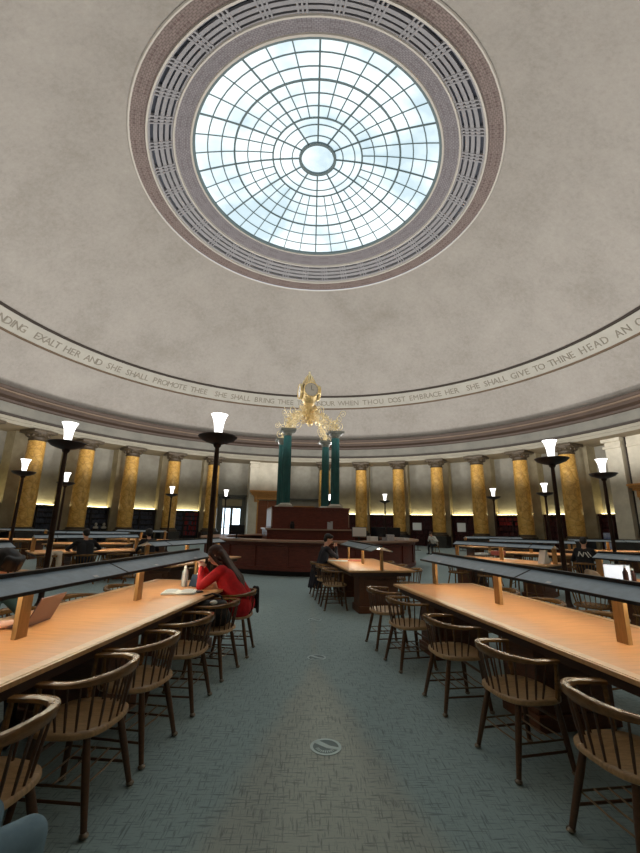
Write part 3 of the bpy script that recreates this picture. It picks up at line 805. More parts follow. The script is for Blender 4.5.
LEGS = [(-.155,-.135,-.215,-.225),(.155,-.135,.215,-.225),(-.165,.145,-.21,.205),(.165,.145,.21,.205)]
def leg_pt(l, z): k = (.43-z)/.43; return (l[0]+(l[2]-l[0])*k, l[1]+(l[3]-l[1])*k, z)
def leg_mesh(mb, l, n=10):
    zs = [.43,.36,.28,.20,.12,.06,.028]; rs = [.017,.0195,.021,.020,.018,.0165,.016]
    return mb.tube([leg_pt(l, z) for z in zs], rs, n)
def spindles():
    out = []
    for i in range(13):
        t = -1+2*i/12; a = t*R_(100)
        b = (.212*math.sin(a), -.02-.185*math.cos(a), .44)
        j = min(range(len(RP)), key=lambda q: abs((-1+2*q/(len(RP)-1))-t*.83))
        out.append((b, (RP[j][0], RP[j][1], RP[j][2]-.01)))
    return out
def rack_mesh(mb):
    for s in (-1,1):
        a = leg_pt(LEGS[0 if s < 0 else 1], .20); b = leg_pt(LEGS[2 if s < 0 else 3], .20)
        mb.tube([a, b], .006, 6)
    for k in range(5):
        y = -.17+.085*k; x = .19
        mb.tube([(-x,y,.203),(0,y,.195),(x,y,.203)], .0055, 5)
    return mb
def make_chair():
    t = thing('spindle_chair', '', 'chair')
    seat_mesh().build('seat', 'chair_seat', t, smooth=True, angle=50)
    MB().sweep(RP, RW).build('arm_rail', 'chair', t, smooth=True, angle=35)
    for b, e in spindles():
        m_ = tuple((p*.6+q*.4) for p, q in zip(b, e))
        MB().tube([b, m_, e], [.0055,.0078,.0055], 7).build('spindle', 'chair_leg', t, smooth=True)
    for s in (-1,1):
        MB().tube([(s*.222,.115,.44),(s*.236,.115,.52),(s*.242,.112,.60),(s*.250,.108,.690)], [.013,.019,.014,.013], 8).build('arm_post', 'chair', t, smooth=True)
    for l in LEGS:
        lg = leg_mesh(MB(), l).build('leg', 'chair_leg', t, smooth=True)
        MB().sphere((l[2], l[3], .016), .024, 6, (1,1,.66)).build('glide', 'glide', lg, smooth=True)
    for z, i, j in ((.135,0,2),(.135,1,3)):
        MB().tube([leg_pt(LEGS[i],z), leg_pt(LEGS[j],z)], .008, 7).build('stretcher', 'chair_leg', t, smooth=True)
    MB().tube([leg_pt(LEGS[2],.30), leg_pt(LEGS[3],.30)], .011, 7).build('stretcher', 'chair_leg', t, smooth=True)
    rack_mesh(MB()).build('book_rack', 'rack', t, smooth=True)
    return t
def make_far_chair():
    mb = MB(); mb.sweep(RP[::2], RW[::2])
    for b, e in spindles(): mb.tube([b, e], .007, 4)
    for l in LEGS: mb.tube([leg_pt(l,.43), leg_pt(l,.0)], .018, 5)
    for s in (-1,1): mb.tube([(s*.222,.115,.44),(s*.250,.108,.690)], .014, 5)
    mb.tube([leg_pt(LEGS[0],.135), leg_pt(LEGS[2],.135)], .010, 4).tube([leg_pt(LEGS[1],.135), leg_pt(LEGS[3],.135)], .010, 4)
    n = len(mb.bm.faces)
    s_ = seat_mesh(); me = bpy.data.meshes.new('t'); s_.bm.to_mesh(me); mb.bm.from_mesh(me)
    o = mb.build('spindle_chair', 'chair', smooth=True, angle=45, weld=False)
    tag(o, '', 'chair'); return o
chair0 = make_chair(); chairF = make_far_chair(); used = set()
def place_chair(key, side, r, off, label, full=False, turn=0., group=None):
    a, r0 = tables[key]
    src = chair0 if full else chairF
    o = (copy_tree(src) if full else src.copy()) if src.name in used else src
    if src.name in used and not full: C.objects.link(o)
    used.add(src.name)
    x, y = near(r, a, side*off)
    o.location = (x, y, 0)
    f = (-side*math.cos(R_(a)), -side*math.sin(R_(a)))         # facing the table
    o.rotation_euler.z = math.atan2(-f[0], f[1])+R_(turn)
    o['label'] = label; o['group'] = group or 'wooden spindle-back chairs at the reading tables'
    return o
# aisle side of the near tables: every chair with its parts
R_CH = [(11.16,0),(11.93,3),(12.98,-2),(13.88,2),(14.74,-3),(15.35,0)]
lab = ['spindle-back chair farthest up the aisle at the nearest right table', 'second spindle-back chair from the far end of the nearest right table',
       'spindle-back chair in the middle of the aisle side of the nearest right table', 'second-nearest spindle-back chair along the right table',
       'nearest spindle-back chair on the right, cut by the frame', 'spindle-back chair beyond the frame at the near right table']
for (r, tn), l in list(zip(R_CH, lab))[:5]: place_chair('near_right', -1, r, .745, l, True, tn)
L_CH = [(11.50,6),(12.22,-4),(13.0,3),(13.72,-2),(14.33,2),(15.02,-3)]
lab = ['spindle-back chair the reader in the red jumper sits on', 'spindle-back chair with a black bag on it, behind the reader in red', 'empty spindle-back chair next to the one with the black bag',
       'fourth spindle-back chair down the left row from the reader in red', 'second-nearest spindle-back chair in the left row', 'nearest spindle-back chair on the left, cut by the frame']
for (r, tn), l in zip(L_CH, lab): place_chair('near_left', 1, r, .70 if r < 14 else .72, l, True, tn)
# chairs at the middle right table
for r, l in ((8.72,'nearest chair on the aisle side of the short right table'), (8.05,'middle chair on the aisle side of the short right table'), (7.25,'chair the person in the navy coat sits on')):
    place_chair('mid_right', -1, r, .74, l, True)
far_spec = {
 'near_left': [(-1, (11.5,12.3,13.1), 'far side of the nearest left table')],
 'near_right': [(1, (11.4,12.2,13.0,13.8,14.6), 'far side of the nearest right table')],
 'mid_right': [(1, (8.7,7.9,7.1), 'far side of the short table with the coral folder')],
 'mid_left': [(1, (8.8,), 'near side of the short left table'), (-1, (8.7,7.9,7.1), 'far side of the short left table')],
 'outer_left': [(1, (11.4,12.2), 'near side of the table at the left edge'), (-1, (11.5,12.4), 'far side of the table at the left edge')],
 'outer_right': [(-1, (11.4,12.2,13.0), 'near side of the table with the white laptop'), (1, (11.5,12.4), 'far side of the table with the white laptop')],
 'inner_left': [(1, (9.05, 7.5), 'black-jacketed reader\'s side of the inner left table'), (-1, (8.8,8.0,7.2), 'far side of the inner left table')],
 'inner_right': [(-1, (8.9,8.1,7.3), 'near side of the table with the paper tent'), (1, (8.9,8.1,7.3), 'far side of the table with the paper tent')],
 'side_right': [(-1, (8.9,8.0,7.2), 'near side of the second table behind the paper tent'), (1, (8.8,7.9), 'far side of the second table behind the paper tent')],
 'side_left': [(1, (8.9,8.1,7.3), 'near side of the far left table'), (-1, (8.8,7.9), 'far side of the far left table')],
 'far_left': [(1, (11.3,12.1), 'near side of the far left golden-ended table')],
 'far_right': [(-1, (10.7,11.5,12.3), 'near side of the far right golden-ended table')],
 'rear_right': [(-1, (8.9,8.1,7.3), 'near side of the rear right table')],
 'rear_left': [(1, (8.9,8.1,7.3), 'near side of the rear left table')],
 'back_left': [(1, (11.4,12.2), 'near side of the table before the leftmost marble column')],
}
SKIP = set()
od = ['first','second','third','fourth','fifth']
rnc = random.Random(5)
for key, lst in far_spec.items():
    for side, rs, desc in lst:
        for i, r in enumerate(rs):
            idn = (key, side, i)
            l = f'{od[i]} spindle-back chair on the {desc}'
            tn = rnc.uniform(-7,7)
            if idn in SKIP: continue
            place_chair(key, side, r, .78, l, False, tn)

# ---------------------------------------------------------------- torch lamps
def make_lamp():
    t = thing('torch_lamp', '', 'lamp')
    MB().lathe([(0,0),(.20,0),(.20,.03),(.17,.05),(.09,.08),(.06,.14),(.05,.2),(0,.2)], 28).build('base', 'lamp_metal', t, smooth=True)
    MB().lathe([(.048,.18),(.046,1.5),(.040,2.70),(.036,2.86)], 16).build('pole', 'lamp_metal', t, smooth=True)
    MB().lathe([(.03,2.80),(.06,2.83),(.07,2.87),(.16,2.895),(.27,2.94),(.325,2.995),(.335,3.0),(.325,3.015),(.26,2.975),(.15,2.945),(0,2.935)], 36).build('bowl', 'lamp_metal', t, smooth=True)
    MB().lathe([(.0,2.95),(.066,2.95),(.068,3.06),(.076,3.17),(.092,3.27),(.122,3.36),(.146,3.40),(.139,3.402),(.114,3.355),(.085,3.27),(.068,3.17),(.0,3.14)], 28).build('glass_shade', 'lamp_glass', t, smooth=True)
    return t
lamp0 = make_lamp(); UP = 740.
# spots found where the ray through each bowl meets bowl height
lamp_spots = [((-4.72,7.77), 'tall torch lamp standing left of the reader in the black jacket'), ((-1.62,6.88), 'big torch lamp rising beside the reader in the red jumper'),
  ((5.14,8.39), 'tallest torch lamp on the right, beyond the nearest right table'), ((7.83,10.57), 'torch lamp at the right edge before the stone portal'),
  ((-9.02,12.89), 'small torch lamp at the far left before the leftmost column'), ((-7.4,22.0), 'tiny torch lamp before the second column left of the glazed doors'),
  ((-4.81,23.5), 'tiny torch lamp in front of the tall glazed doors'), ((4.5,24.4), 'tiny torch lamp above the service desk clutter, right of the clock'),
  ((8.87,19.5), 'small torch lamp before the bookcase with scarlet volumes'), ((9.81,16.75), 'mid-sized torch lamp left of the tallest right lamp'),
  ((-9.75,16.4), 'small torch lamp half hidden behind the pole of the tall left lamp'), ((1.2,25.5), 'tiny torch lamp seen between the green clock columns')]
lamp_copies = [copy_tree(lamp0) for _ in lamp_spots[1:]]
for i, ((x, y), l) in enumerate(lamp_spots):
    o = lamp0 if i == 0 else lamp_copies[i-1]
    o.location = (x, y, 0); o['label'] = l; o['group'] = 'bronze torch lamps'
    ld = bpy.data.lights.new('uplight', 'SPOT'); ld.energy = UP*(.4 if i in (0,1,2) else 1.); ld.color = (1,.975,.95); ld.spot_size = R_(174); ld.spot_blend = .15; ld.shadow_soft_size = .12
    lo = bpy.data.objects.new('uplight', ld); C.objects.link(lo); lo.location = (0,0,3.46); lo.rotation_euler = (PI,0,0); lo.parent = o

# ---------------------------------------------------------------- people
def seg_d(p, a, b, ra, rb):
    ab = b-a; t = max(0., min(1., (p-a).dot(ab)/max(ab.length_squared, 1e-9)))
    return (p-(a+ab*t)).length-(ra+(rb-ra)*t)
class Body:
    def __init__(s): s.mb = MB(); s.pr = []
    def cap(s, a, b, ra, rb, tagname):
        a, b = Vector(a), Vector(b)
        if (b-a).length < 1e-4: b = a+Vector((0,0,.001))
        s.mb.tube([a, b], [ra, rb], 14); s.mb.sphere(a, ra, 7); s.mb.sphere(b, rb, 7)
        s.pr.append((tagname, lambda p, a=a, b=b, ra=ra, rb=rb: seg_d(p, a, b, ra, rb)))
    def ell(s, c, r, mtx, tagname):
        c = Vector(c); s.mb.sphere(c, 1, 8, r, mtx)
        inv = mtx.inverted() if mtx is not None else Matrix.Identity(3); m = min(r)
        def f(p):
            q = inv @ (p-c); return (Vector((q.x/r[0], q.y/r[1], q.z/r[2])).length-1)*m
        s.pr.append((tagname, f))
    def build(s, name, mats, voxel, parent=None, it=4):
        bmesh.ops.recalc_face_normals(s.mb.bm, faces=s.mb.bm.faces)
        me = bpy.data.meshes.new(name); s.mb.bm.to_mesh(me); s.mb.bm.free()
        o = bpy.data.objects.new(name, me); C.objects.link(o)
        m = o.modifiers.new('remesh', 'REMESH'); m.mode = 'VOXEL'; m.voxel_size = voxel
        k = o.modifiers.new('smooth', 'SMOOTH'); k.factor = .5; k.iterations = it
        dg = bpy.context.evaluated_depsgraph_get()
        new = bpy.data.meshes.new_from_object(o.evaluated_get(dg)); o.modifiers.clear(); o.data = new; new.name = name
        new.materials.clear()
        keys = list(mats)
        for q in keys: new.materials.append(M[mats[q]])
        for p in new.polygons:
            p.use_smooth = True
            if len(keys) > 1:
                best = min(s.pr, key=lambda z: z[1](p.center))[0]; p.material_index = keys.index(best) if best in keys else 0
        if parent is not None: o.parent = parent
        return o
def seated_person(label, loc, rz, mats, lean=14, head=(20,0), hands=None, poles=(-1,-1), fat=1., hair='short', hair_mat='hair', voxel=.012, seat=.455, knees=.12, tall=1., bare=.0, eyes=True, group=None, coat=None):
    B = Body(); l = R_(lean); d = Vector((0, math.sin(l), math.cos(l))); X = Vector((1,0,0))
    H = Vector((0, -.05, seat+.105))
    for s in (-1,1):
        B.cap(H+X*s*.075*fat, H+d*.16+X*s*.06*fat, .118*fat, .108*fat, 'top')
        B.cap(H+d*.16+X*s*.06*fat, H+d*.36+X*s*.075*fat, .108*fat, .105*(.5+.5*fat), 'top')
        B.cap(H+d*.36+X*s*.075*fat, H+d*.46+X*s*.09, .105*(.5+.5*fat), .072, 'top')
        sh = H+d*.47*tall+X*s*.165*(.7+.3*fat)
        B.cap(H+d*.44, sh, .08, .062*(.6+.4*fat), 'top')
        # arms
        hd = Vector(hands[0 if s < 0 else 1]) if hands else Vector((s*.16, .30, seat+.36))
        a, b = .285, .255
        v = hd-sh; L = min(v.length, (a+b)*.995); v.normalize()
        hd = sh+v*L
        x = (a*a-b*b+L*L)/(2*L); h = math.sqrt(max(0, a*a-x*x))
        pole = Vector((s*.55, -.1, -1)) if not isinstance(poles[0], tuple) else Vector(poles[0 if s < 0 else 1])
        pole = (pole-v*pole.dot(v)).normalized()
        el = sh+v*x+pole*h
        B.cap(sh, el, .058*(.5+.5*fat), .044*(.5+.5*fat), 'top')
        B.cap(el, el+(hd-el)*(1-bare), .044*(.5+.5*fat), .033 if not bare else .04, 'top')
        if bare: B.cap(el+(hd-el)*(1-bare), hd, .034, .026, 'skin')
        fd = (hd-el).normalized()
        side = fd.cross(Vector((0,0,1)));  side = side.normalized() if side.length > .2 else X.copy()
        nn = side.cross(fd).normalized()
        B.ell(hd+fd*.045, (.040,.052,.017), Matrix((side, fd, nn)).transposed(), 'skin')
        for q, (o_, ln) in enumerate(((-.028,.066),(-.010,.078),(.010,.074),(.027,.058))):
            p0 = hd+fd*.085+side*o_; p1 = p0+fd*ln*.5-nn*.012; p2 = p1+fd*ln*.38-nn*.03
            B.cap(p0-fd*.01, p1, .0095, .0088, 'skin'); B.cap(p1, p2, .0088, .0072, 'skin')
        t0 = hd+fd*.02-side*s*.034; t1 = t0+fd*.035-side*s*.028-nn*.01; t2 = t1+fd*.032-nn*.012
        B.cap(t0, t1, .012, .0105, 'skin'); B.cap(t1, t2, .0105, .0085, 'skin')
        # legs
        kn = Vector((s*knees, .40, seat+.05)); an = Vector((s*knees, .40, .085))
        B.cap(H+X*s*.095*fat-Vector((0,0,.02)), kn, .092*(.4+.6*fat), .062, 'legs')
        B.cap(kn, an+Vector((0,-.01,.14)), .060, .052, 'legs'); B.cap(an+Vector((0,-.01,.14)), an, .05, .038, 'legs')
        B.cap((an.x, an.y-.03, .042), (an.x+s*.015, an.y+.16, .034), .04, .032, 'shoe')
    nk = H+d*.51*tall
    hp, hy = R_(head[0]), R_(head[1])
    hm = Matrix.Rotation(hy, 3, 'Z') @ Matrix.Rotation(-hp, 3, 'X')
    hc = nk+Vector((0, math.sin(l*1.3), math.cos(l*1.3)))*.175
    B.cap(nk-d*.03, hc+hm @ Vector((0,-.015,-.05)), .056, .050, 'skin')
    B.ell(hc+hm @ Vector((0,-.005,.025)), (.076,.096,.098), hm, 'skin')
    B.ell(hc+hm @ Vector((0,.022,-.045)), (.060,.066,.075), hm, 'skin')
    B.cap(hc+hm @ Vector((0,.088,.012)), hc+hm @ Vector((0,.108,-.026)), .010, .015, 'skin')
    for s in (-1,1): B.ell(hc+hm @ Vector((s*.077,-.008,-.008)), (.012,.022,.032), hm, 'skin')
    o = B.build('person', mats, voxel)
    h = Body()
    if hair == 'short':
        h.ell(hc+hm @ Vector((0,-.020,.048)), (.086,.102,.088), hm, 'h'); h.ell(hc+hm @ Vector((0,-.052,.0)), (.078,.066,.085), hm, 'h')
        h.cap(hc+hm @ Vector((-.05,.06,.09)), hc+hm @ Vector((.05,.06,.09)), .028, .028, 'h')
    elif hair == 'mop':
        h.ell(hc+hm @ Vector((0,-.012,.050)), (.097,.112,.092), hm, 'h'); h.ell(hc+hm @ Vector((0,-.045,-.01)), (.092,.082,.10), hm, 'h')
        for k in range(9):
            a = -1.2+2.4*k/8
            h.cap(hc+hm @ Vector((.07*math.sin(a),.05*math.cos(a)+.02,.10)), hc+hm @ Vector((.092*math.sin(a),.088*math.cos(a)+.012,.035)), .026, .014, 'h')
    else:
        h.ell(hc+hm @ Vector((0,-.018,.046)), (.090,.106,.090), hm, 'h'); h.ell(hc+hm @ Vector((0,-.055,-.01)), (.088,.07,.11), hm, 'h')
        for k in range(9):
            o_ = -.066+.132*k/8
            p = [hc+hm @ Vector((o_*.8,-.085,.0)), H+d*.50+Vector((o_*1.25,-.100,.0)), H+d*.36+Vector((o_*1.5+.012*math.sin(k*2),-.145-.012*(k%2),0)), H+d*.20+Vector((o_*1.2,-.150,.0-.02*(k%3)))]
            for (a, b, ra, rb) in ((p[0],p[1],.040,.032),(p[1],p[2],.032,.026),(p[2],p[3],.026,.010)): h.cap(a, b, ra, rb, 'h')
        for s in (-1,1):
            h.cap(hc+hm @ Vector((s*.078,.03,.05)), hc+hm @ Vector((s*.088,-.005,-.06)), .024, .022, 'h'); h.cap(hc+hm @ Vector((s*.088,-.005,-.06)), H+d*.46+Vector((s*.12,-.06,0)), .022, .02, 'h')
    h.build('hair', {'h': hair_mat}, max(voxel*.8, .008), o, 3)
    if eyes:
        for s in (-1,1):
            MB().sphere(hc+hm @ Vector((s*.031,.083,.014)), .010, 6).build('eye', 'eye', o, smooth=True)
        MB().sphere(hc+hm @ Vector((0,.083,-.060)), .022, 6, (1,.35,.30), hm.to_4x4()).build('mouth', 'lips', o, smooth=True)
    if coat:
        cb = Body()
        for k in range(9):
            a = -1.45+2.9*k/8; r0 = .175*fat; 
            top = Vector((r0*math.sin(a), -.06-r0*math.cos(a)*.85, seat+.17)); bot = Vector((r0*1.25*math.sin(a), -.08-r0*1.35*math.cos(a), seat-coat-.03*(k%2)))
            cb.cap(top, bot, .045, .028, 'c')
        cb.build('coat_tail', {'c': mats['top']}, .014, o, 3)
    o.location = loc; o.rotation_euler = (0,0,rz)
    tag(o, label, 'person', group)
    return o
def face_rz(key, side, turn=0.):
    a, _ = tables[key]; f = (-side*math.cos(R_(a)), -side*math.sin(R_(a))); return math.atan2(-f[0], f[1])+R_(turn)
def at_chair(key, side, r, off): a, _ = tables[key]; x, y = near(r, a, side*off); return (x, y, 0)

red = seated_person('person in a bright red jumper with long dark hair, elbows on the table', at_chair('near_left', 1, 11.5, .72), face_rz('near_left', 1, 4),
    {'skin':'skin_pale','top':'red_knit','legs':'burgundy','shoe':'black_leather'}, lean=30, head=(26,0), hands=((-.10,.46,.98),(.02,.47,.99)), poles=((-.7,.2,-1),(.7,.2,-1)), fat=1.42, hair='long', voxel=.011)
man = seated_person('person in a black jacket seen from behind, reading at a hooded table', at_chair('inner_left', 1, 8.3, .74), face_rz('inner_left', 1),
    {'skin':'skin','top':'black_cloth','legs':'dark_trousers','shoe':'black_leather'}, lean=16, head=(18,0), hands=((-.30,.40,.79),(.30,.40,.79)), poles=((-1,-.3,-.5),(1,-.3,-.5)), fat=1.15, hair='short', hair_mat='hair_black', voxel=.016, eyes=False)
fig = seated_person('black-haired person in dark clothes at the hooded table right of the black jacket', at_chair('inner_left', 1, 6.72, .76), face_rz('inner_left', 1, -10),
    {'skin':'skin','top':'black_cloth','legs':'dark_trousers','shoe':'black_leather'}, lean=12, head=(15,0), fat=1.05, hair='mop', hair_mat='hair_black', voxel=.018, eyes=False)
navy = seated_person('person in a navy coat, hand to face, at the short right table', at_chair('mid_right', -1, 7.25, .72), face_rz('mid_right', -1, 8),
    {'skin':'skin_pale','top':'navy_cloth','legs':'dark_trousers','shoe':'black_leather'}, lean=15, head=(20,-14), hands=((-.02,.31,1.05),(.05,.31,1.04)), poles=((-.4,.3,-1),(.5,.3,-1)), fat=.95, hair='short', hair_mat='hair_black', voxel=.014, coat=.24)
typist = seated_person('dark-haired person bent over a rose-grey laptop behind the nearest left hood', at_chair('near_left', -1, 13.82, .70), face_rz('near_left', -1, 8),
    {'skin':'skin_pale','top':'teal_cloth','legs':'dark_trousers','shoe':'black_leather'}, lean=22, head=(34,-8), hands=((-.06,.42,.80),(.10,.42,.80)), poles=((-1,-.1,-.6),(1,-.1,-.6)), fat=1., hair='mop', hair_mat='hair_black', voxel=.010, bare=.7)
hood = seated_person('person in a black hooded top with white lettering on the back, on the right', (7.15, 10.75, 0), math.atan2(-.62,.78),
    {'skin':'skin','top':'black_cloth','legs':'dark_trousers','shoe':'black_leather'}, lean=14, head=(30,0), fat=1.15, hair='short', hair_mat='hair_black', voxel=.016, eyes=False)
l = R_(14); pm = Matrix.Translation((0,-.05,.56)) @ Matrix.Rotation(-l, 4, 'X')
bp = MB()
for (x0, z0, x1, z1) in ((-.13,.29,-.10,.41),(-.10,.41,-.03,.28),(-.03,.28,0,.40),(.03,.39,.10,.27),(.08,.41,.15,.30)):
    bp.hexa([pm @ Vector((x+dx, y, z)) for y in (-.150,-.128) for (x, z, dx) in ((x0,z0,-.012),(x0,z0,.012),(x1,z1,.012),(x1,z1,-.012))])
bp.build('back_lettering', 'white_cloth', hood)
white = seated_person('distant person in a white top sitting beyond the service desk', (7.3, 24.2, 0), 2.2,
    {'skin':'skin','top':'white_cloth','legs':'dark_trousers','shoe':'black_leather'}, lean=30, head=(30,0), fat=1.1, hair='short', hair_mat='hair', voxel=.02, eyes=False)
jf = Vector((.38,.92,0)).normalized()
jeans = seated_person('person in washed blue jeans, only a knee showing under the nearest left chair', (-1.06-.40*jf.x-.02, 1.80-.40*jf.y, 0), math.atan2(-jf.x, jf.y),
    {'skin':'skin','top':'teal_cloth','legs':'denim','shoe':'black_leather'}, lean=-8, head=(0,0), hands=((-.25,.0,.72),(.25,.0,.72)), fat=1.1, hair='short', voxel=.012, knees=.12, seat=.41)
# chairs of those who sit away from a table row
for loc, rz, l in (((7.15,10.75,0), math.atan2(-.62,.78), 'spindle-back chair under the person in the lettered hooded top'), ((7.3,24.2,0), 2.2, 'spindle-back chair under the distant person in white'),
                   ((-1.06-.40*jf.x-.02, 1.80-.40*jf.y, 0), math.atan2(-jf.x, jf.y), 'spindle-back chair under the person in jeans, out at the left edge')):
    o = chairF.copy(); C.objects.link(o); o.location = loc; o.rotation_euler.z = rz; o['label'] = l; o['group'] = 'wooden spindle-back chairs at the reading tables'
o = chairF.copy(); C.objects.link(o); o.location = at_chair('inner_left', 1, 8.3, .78); o.rotation_euler.z = face_rz('inner_left', 1); o['label'] = 'spindle-back chair under the reader in the black jacket'
o = chairF.copy(); C.objects.link(o); o.location = at_chair('inner_left', 1, 6.72, .80); o.rotation_euler.z = face_rz('inner_left', 1, -10); o['label'] = 'spindle-back chair under the dark-clothed figure at the hooded table\'s end'
o = chairF.copy(); C.objects.link(o); o.location = at_chair('near_left', -1, 13.82, .76); o.rotation_euler.z = face_rz('near_left', -1, 8); o['label'] = 'spindle-back chair under the person with the rose-grey laptop'

# ---------------------------------------------------------------- things on tables, chairs and desk
TT = .7655
def put(o, label, cat, loc, rz=0., group=None):
    o.location = loc; o.rotation_euler = (0,0,rz); return tag(o, label, cat, group)
axl = math.atan2(math.sin(R_(8.05)), math.cos(R_(8.05)))     # heading of the left table
bk = thing('open_book', 'white open booklet lying near the aisle edge of the left table', 'book', (-1.47, 4.98, TT), axl); bk.scale = (1.25,1.25,1)
for s in (-1,1):
    g = MB(); n = 7
    for k in range(n-1):
        x0, x1 = .145*k/(n-1), .145*(k+1)/(n-1); h = lambda x: .006+.016*math.sin(min(1, x/.145)*PI*.9)
        g.hexa([(s*x0,-.11,0),(s*x1,-.11,0),(s*x1,.11,0),(s*x0,.11,0),(s*x0,-.11,h(x0)),(s*x1,-.11,h(x1)),(s*x1,.11,h(x1)),(s*x0,.11,h(x0))])
    pg = g.build('page_block', 'paper', bk)
    t_ = MB()
    for r in range(9): t_.box((s*.072,.08-.02*r,.0245),(.10,.006,.001))
    t_.build('print', 'paper_grey', pg)
put(MB().box((0,0,.006),(.07,.15,.011), bev=.004).build('phone', 'black_plastic'), 'black phone lying beside the white booklet', 'phone', (-1.275, 5.07, TT), .5)
bo = thing('water_bottle', 'clear plastic water bottle standing on the left table near the booklet', 'bottle', (-1.56, 5.45, TT))
MB().lathe([(0,0),(.034,0),(.037,.01),(.037,.13),(.033,.14),(.037,.15),(.036,.17),(.016,.215),(.014,.225),(0,.225)], 20).build('body', 'clear_plastic', bo, smooth=True)
MB().lathe([(0,.222),(.016,.222),(.016,.245),(0,.247)], 16).build('cap', 'paper', bo, smooth=True)
tb = thing('tablet', 'slate blue tablet propped upright on the left table beside the bottle', 'tablet', (-1.42, 5.42, TT), -.5)
MB().box((0,0,.075),(.20,.010,.15), Matrix.Rotation(R_(-22),4,'X'), bev=.003).build('case', 'blue_plastic', tb)
MB().box((0,.0,.004),(.20,.12,.007), Matrix.Translation((0,.05,0)), bev=.002).build('stand', 'black_plastic', tb)
cu = thing('cup', 'white paper cup standing in front of the reader in red', 'cup', (-1.44, 5.72, TT))
MB().lathe([(0,0),(.032,0),(.042,.115),(.040,.115),(.031,.006),(0,.006)], 20).build('body', 'paper', cu, smooth=True)
MB().lathe([(0,.112),(.045,.112),(.045,.122),(.038,.13),(0,.13)], 20).build('lid', 'paper', cu, smooth=True)
put(MB().sphere((0,0,.05),.05,8,(1.1,.7,1)).build('pouch', 'black_leather', smooth=True), 'dark pouch beside the white cup', 'pouch', (-1.36, 5.86, TT))
put(MB().box((0,0,.002),(.21,.30,.004)).build('paper_sheet', 'paper'), 'white sheet under the forearms of the reader in red', 'paper', (-1.42, 5.60, TT), .3)
# handbag on the chair behind the reader in red
hb = thing('handbag', 'black handbag with white tissue resting on a chair behind the reader in red', 'bag', (*near(12.22, -8.05, .66), .46), axl+.1)
b = Body()
for s in (-1,1): b.cap((s*.10,-.02,.10),(s*.10,.02,.18),.09,.085,'b'); 
b.cap((-.12,0,.09),(.12,0,.09),.10,.10,'b'); b.cap((-.11,0,.19),(.11,0,.19),.075,.075,'b')
b.build('body', {'b':'black_leather'}, .014, hb)
MB().tube([(-.12,.02,.24),(-.10,.0,.30),(0,-.02,.33),(.10,.0,.30),(.12,.02,.24)], .010, 7).build('handle', 'black_plastic', hb, smooth=True)
MB().sphere((.02,-.06,.245),.035,6,(1.2,.9,.7)).build('tissue', 'paper', hb, smooth=True)
# jacket hung on that reader's chair
jk = Body()
for k in range(3):
    o_ = -.04+.04*k; jk.cap((o_, -.02*(k%2), .72), (o_*1.1, -.02-.02*(k%2), .44+.02*(k%3)), .030, .022, 'j')
jk = jk.build('jacket', {'j':'black_cloth'}, .012)
x, y = near(11.28, -8.05, .90)
put(jk, 'black jacket hung over the chair of the reader in red', 'jacket', (x, y, 0), axl+PI/2+.4)
# rose grey laptop
def laptop(name, label, loc, rz, lid, key='black_plastic', scr='screen_dark', tilt=18, w=.32, dpt=.22):
    t = thing('laptop', label, 'laptop', loc, rz)
    bs = MB().box((0,0,.008),(w,dpt,.014), bev=.003).build('base', lid, t)
    kb = MB()
    for r in range(5):
        for c in range(12): kb.box((-w*.42+w*.84*c/11, dpt*.30-dpt*.115*r, .0162),(w*.058,dpt*.085,.002))
    kb.box((0,-dpt*.34,.0158),(w*.3,dpt*.22,.001)).build('keyboard', key, bs, weld=False)
    mt = Matrix.Translation((0,dpt/2,.012)) @ Matrix.Rotation(R_(-tilt),4,'X')
    ld = MB().box((0,0,dpt/2),(w,.007,dpt), mt, bev=.002).build('lid', lid, t)
    MB().box((0,-.0042,dpt/2),(w*.93,.001,dpt*.86), mt).build('screen', scr, ld)
    return t
laptop('l', 'rose-grey laptop open on the left table before the dark-haired person', (*near(13.72, -8.05, -.28), TT), face_rz('near_left', -1, 8), 'mauve_metal', tilt=26)
laptop('l', 'white lit laptop open on the table behind the nearest right one', (4.80, 6.50, TT), math.atan2(-.60,.8), 'silver', scr='screen_white', tilt=10, w=.36, dpt=.25)
laptop('l', 'black laptop open in front of the reader in the black jacket', (*near(8.3, -48.5, .22), TT), face_rz('inner_left', 1), 'black_plastic')
tbg = Body(); tbg.cap((-.10,0,.06),(.10,0,.06),.06,.05,'b'); tbg.cap((-.06,.02,.12),(.06,.0,.10),.05,.045,'b'); tbg.cap((.12,-.02,.04),(.16,.02,.05),.04,.035,'b')
put(tbg.build('canvas_bag', {'b':'bag_brown'}, .012), 'crumpled tan canvas bag beside the white lit laptop', 'bag', (4.55, 6.72, TT), .3)
for i, ((x, y), h, l) in enumerate((((4.93,6.50),.24,'dark bottle right of the white lit laptop'), ((5.06,6.52),.20,'shorter dark bottle at the frame side of the white lit laptop'))):
    q = thing('bottle', l, 'bottle', (x, y, TT))
    MB().lathe([(0,0),(.036,0),(.038,.01),(.038,h*.62),(.016,h*.82),(.015,h*.9),(0,h*.9)], 18).build('body', 'bottle_dark', q, smooth=True)
    MB().lathe([(0,h*.89),(.018,h*.89),(.018,h),(0,h)], 14).build('cap', 'paper', q, smooth=True)
put(MB().hexa([(-.10,-.09,0),(.10,-.09,0),(.10,.09,0),(-.10,.09,0),(-.012,-.09,.30),(.012,-.09,.30),(.012,.09,.30),(-.012,.09,.30)]).build('paper_tent', 'paper'), 'white folded card standing like a tent at a table end on the right', 'card', (5.45, 9.65, TT), .3)
put(MB().box((0,0,.002),(.42,.30,.004)).build('paper_sheet', 'paper'), 'white papers at the far end of the short right table', 'paper', (.68, 9.55, TT), -.15)
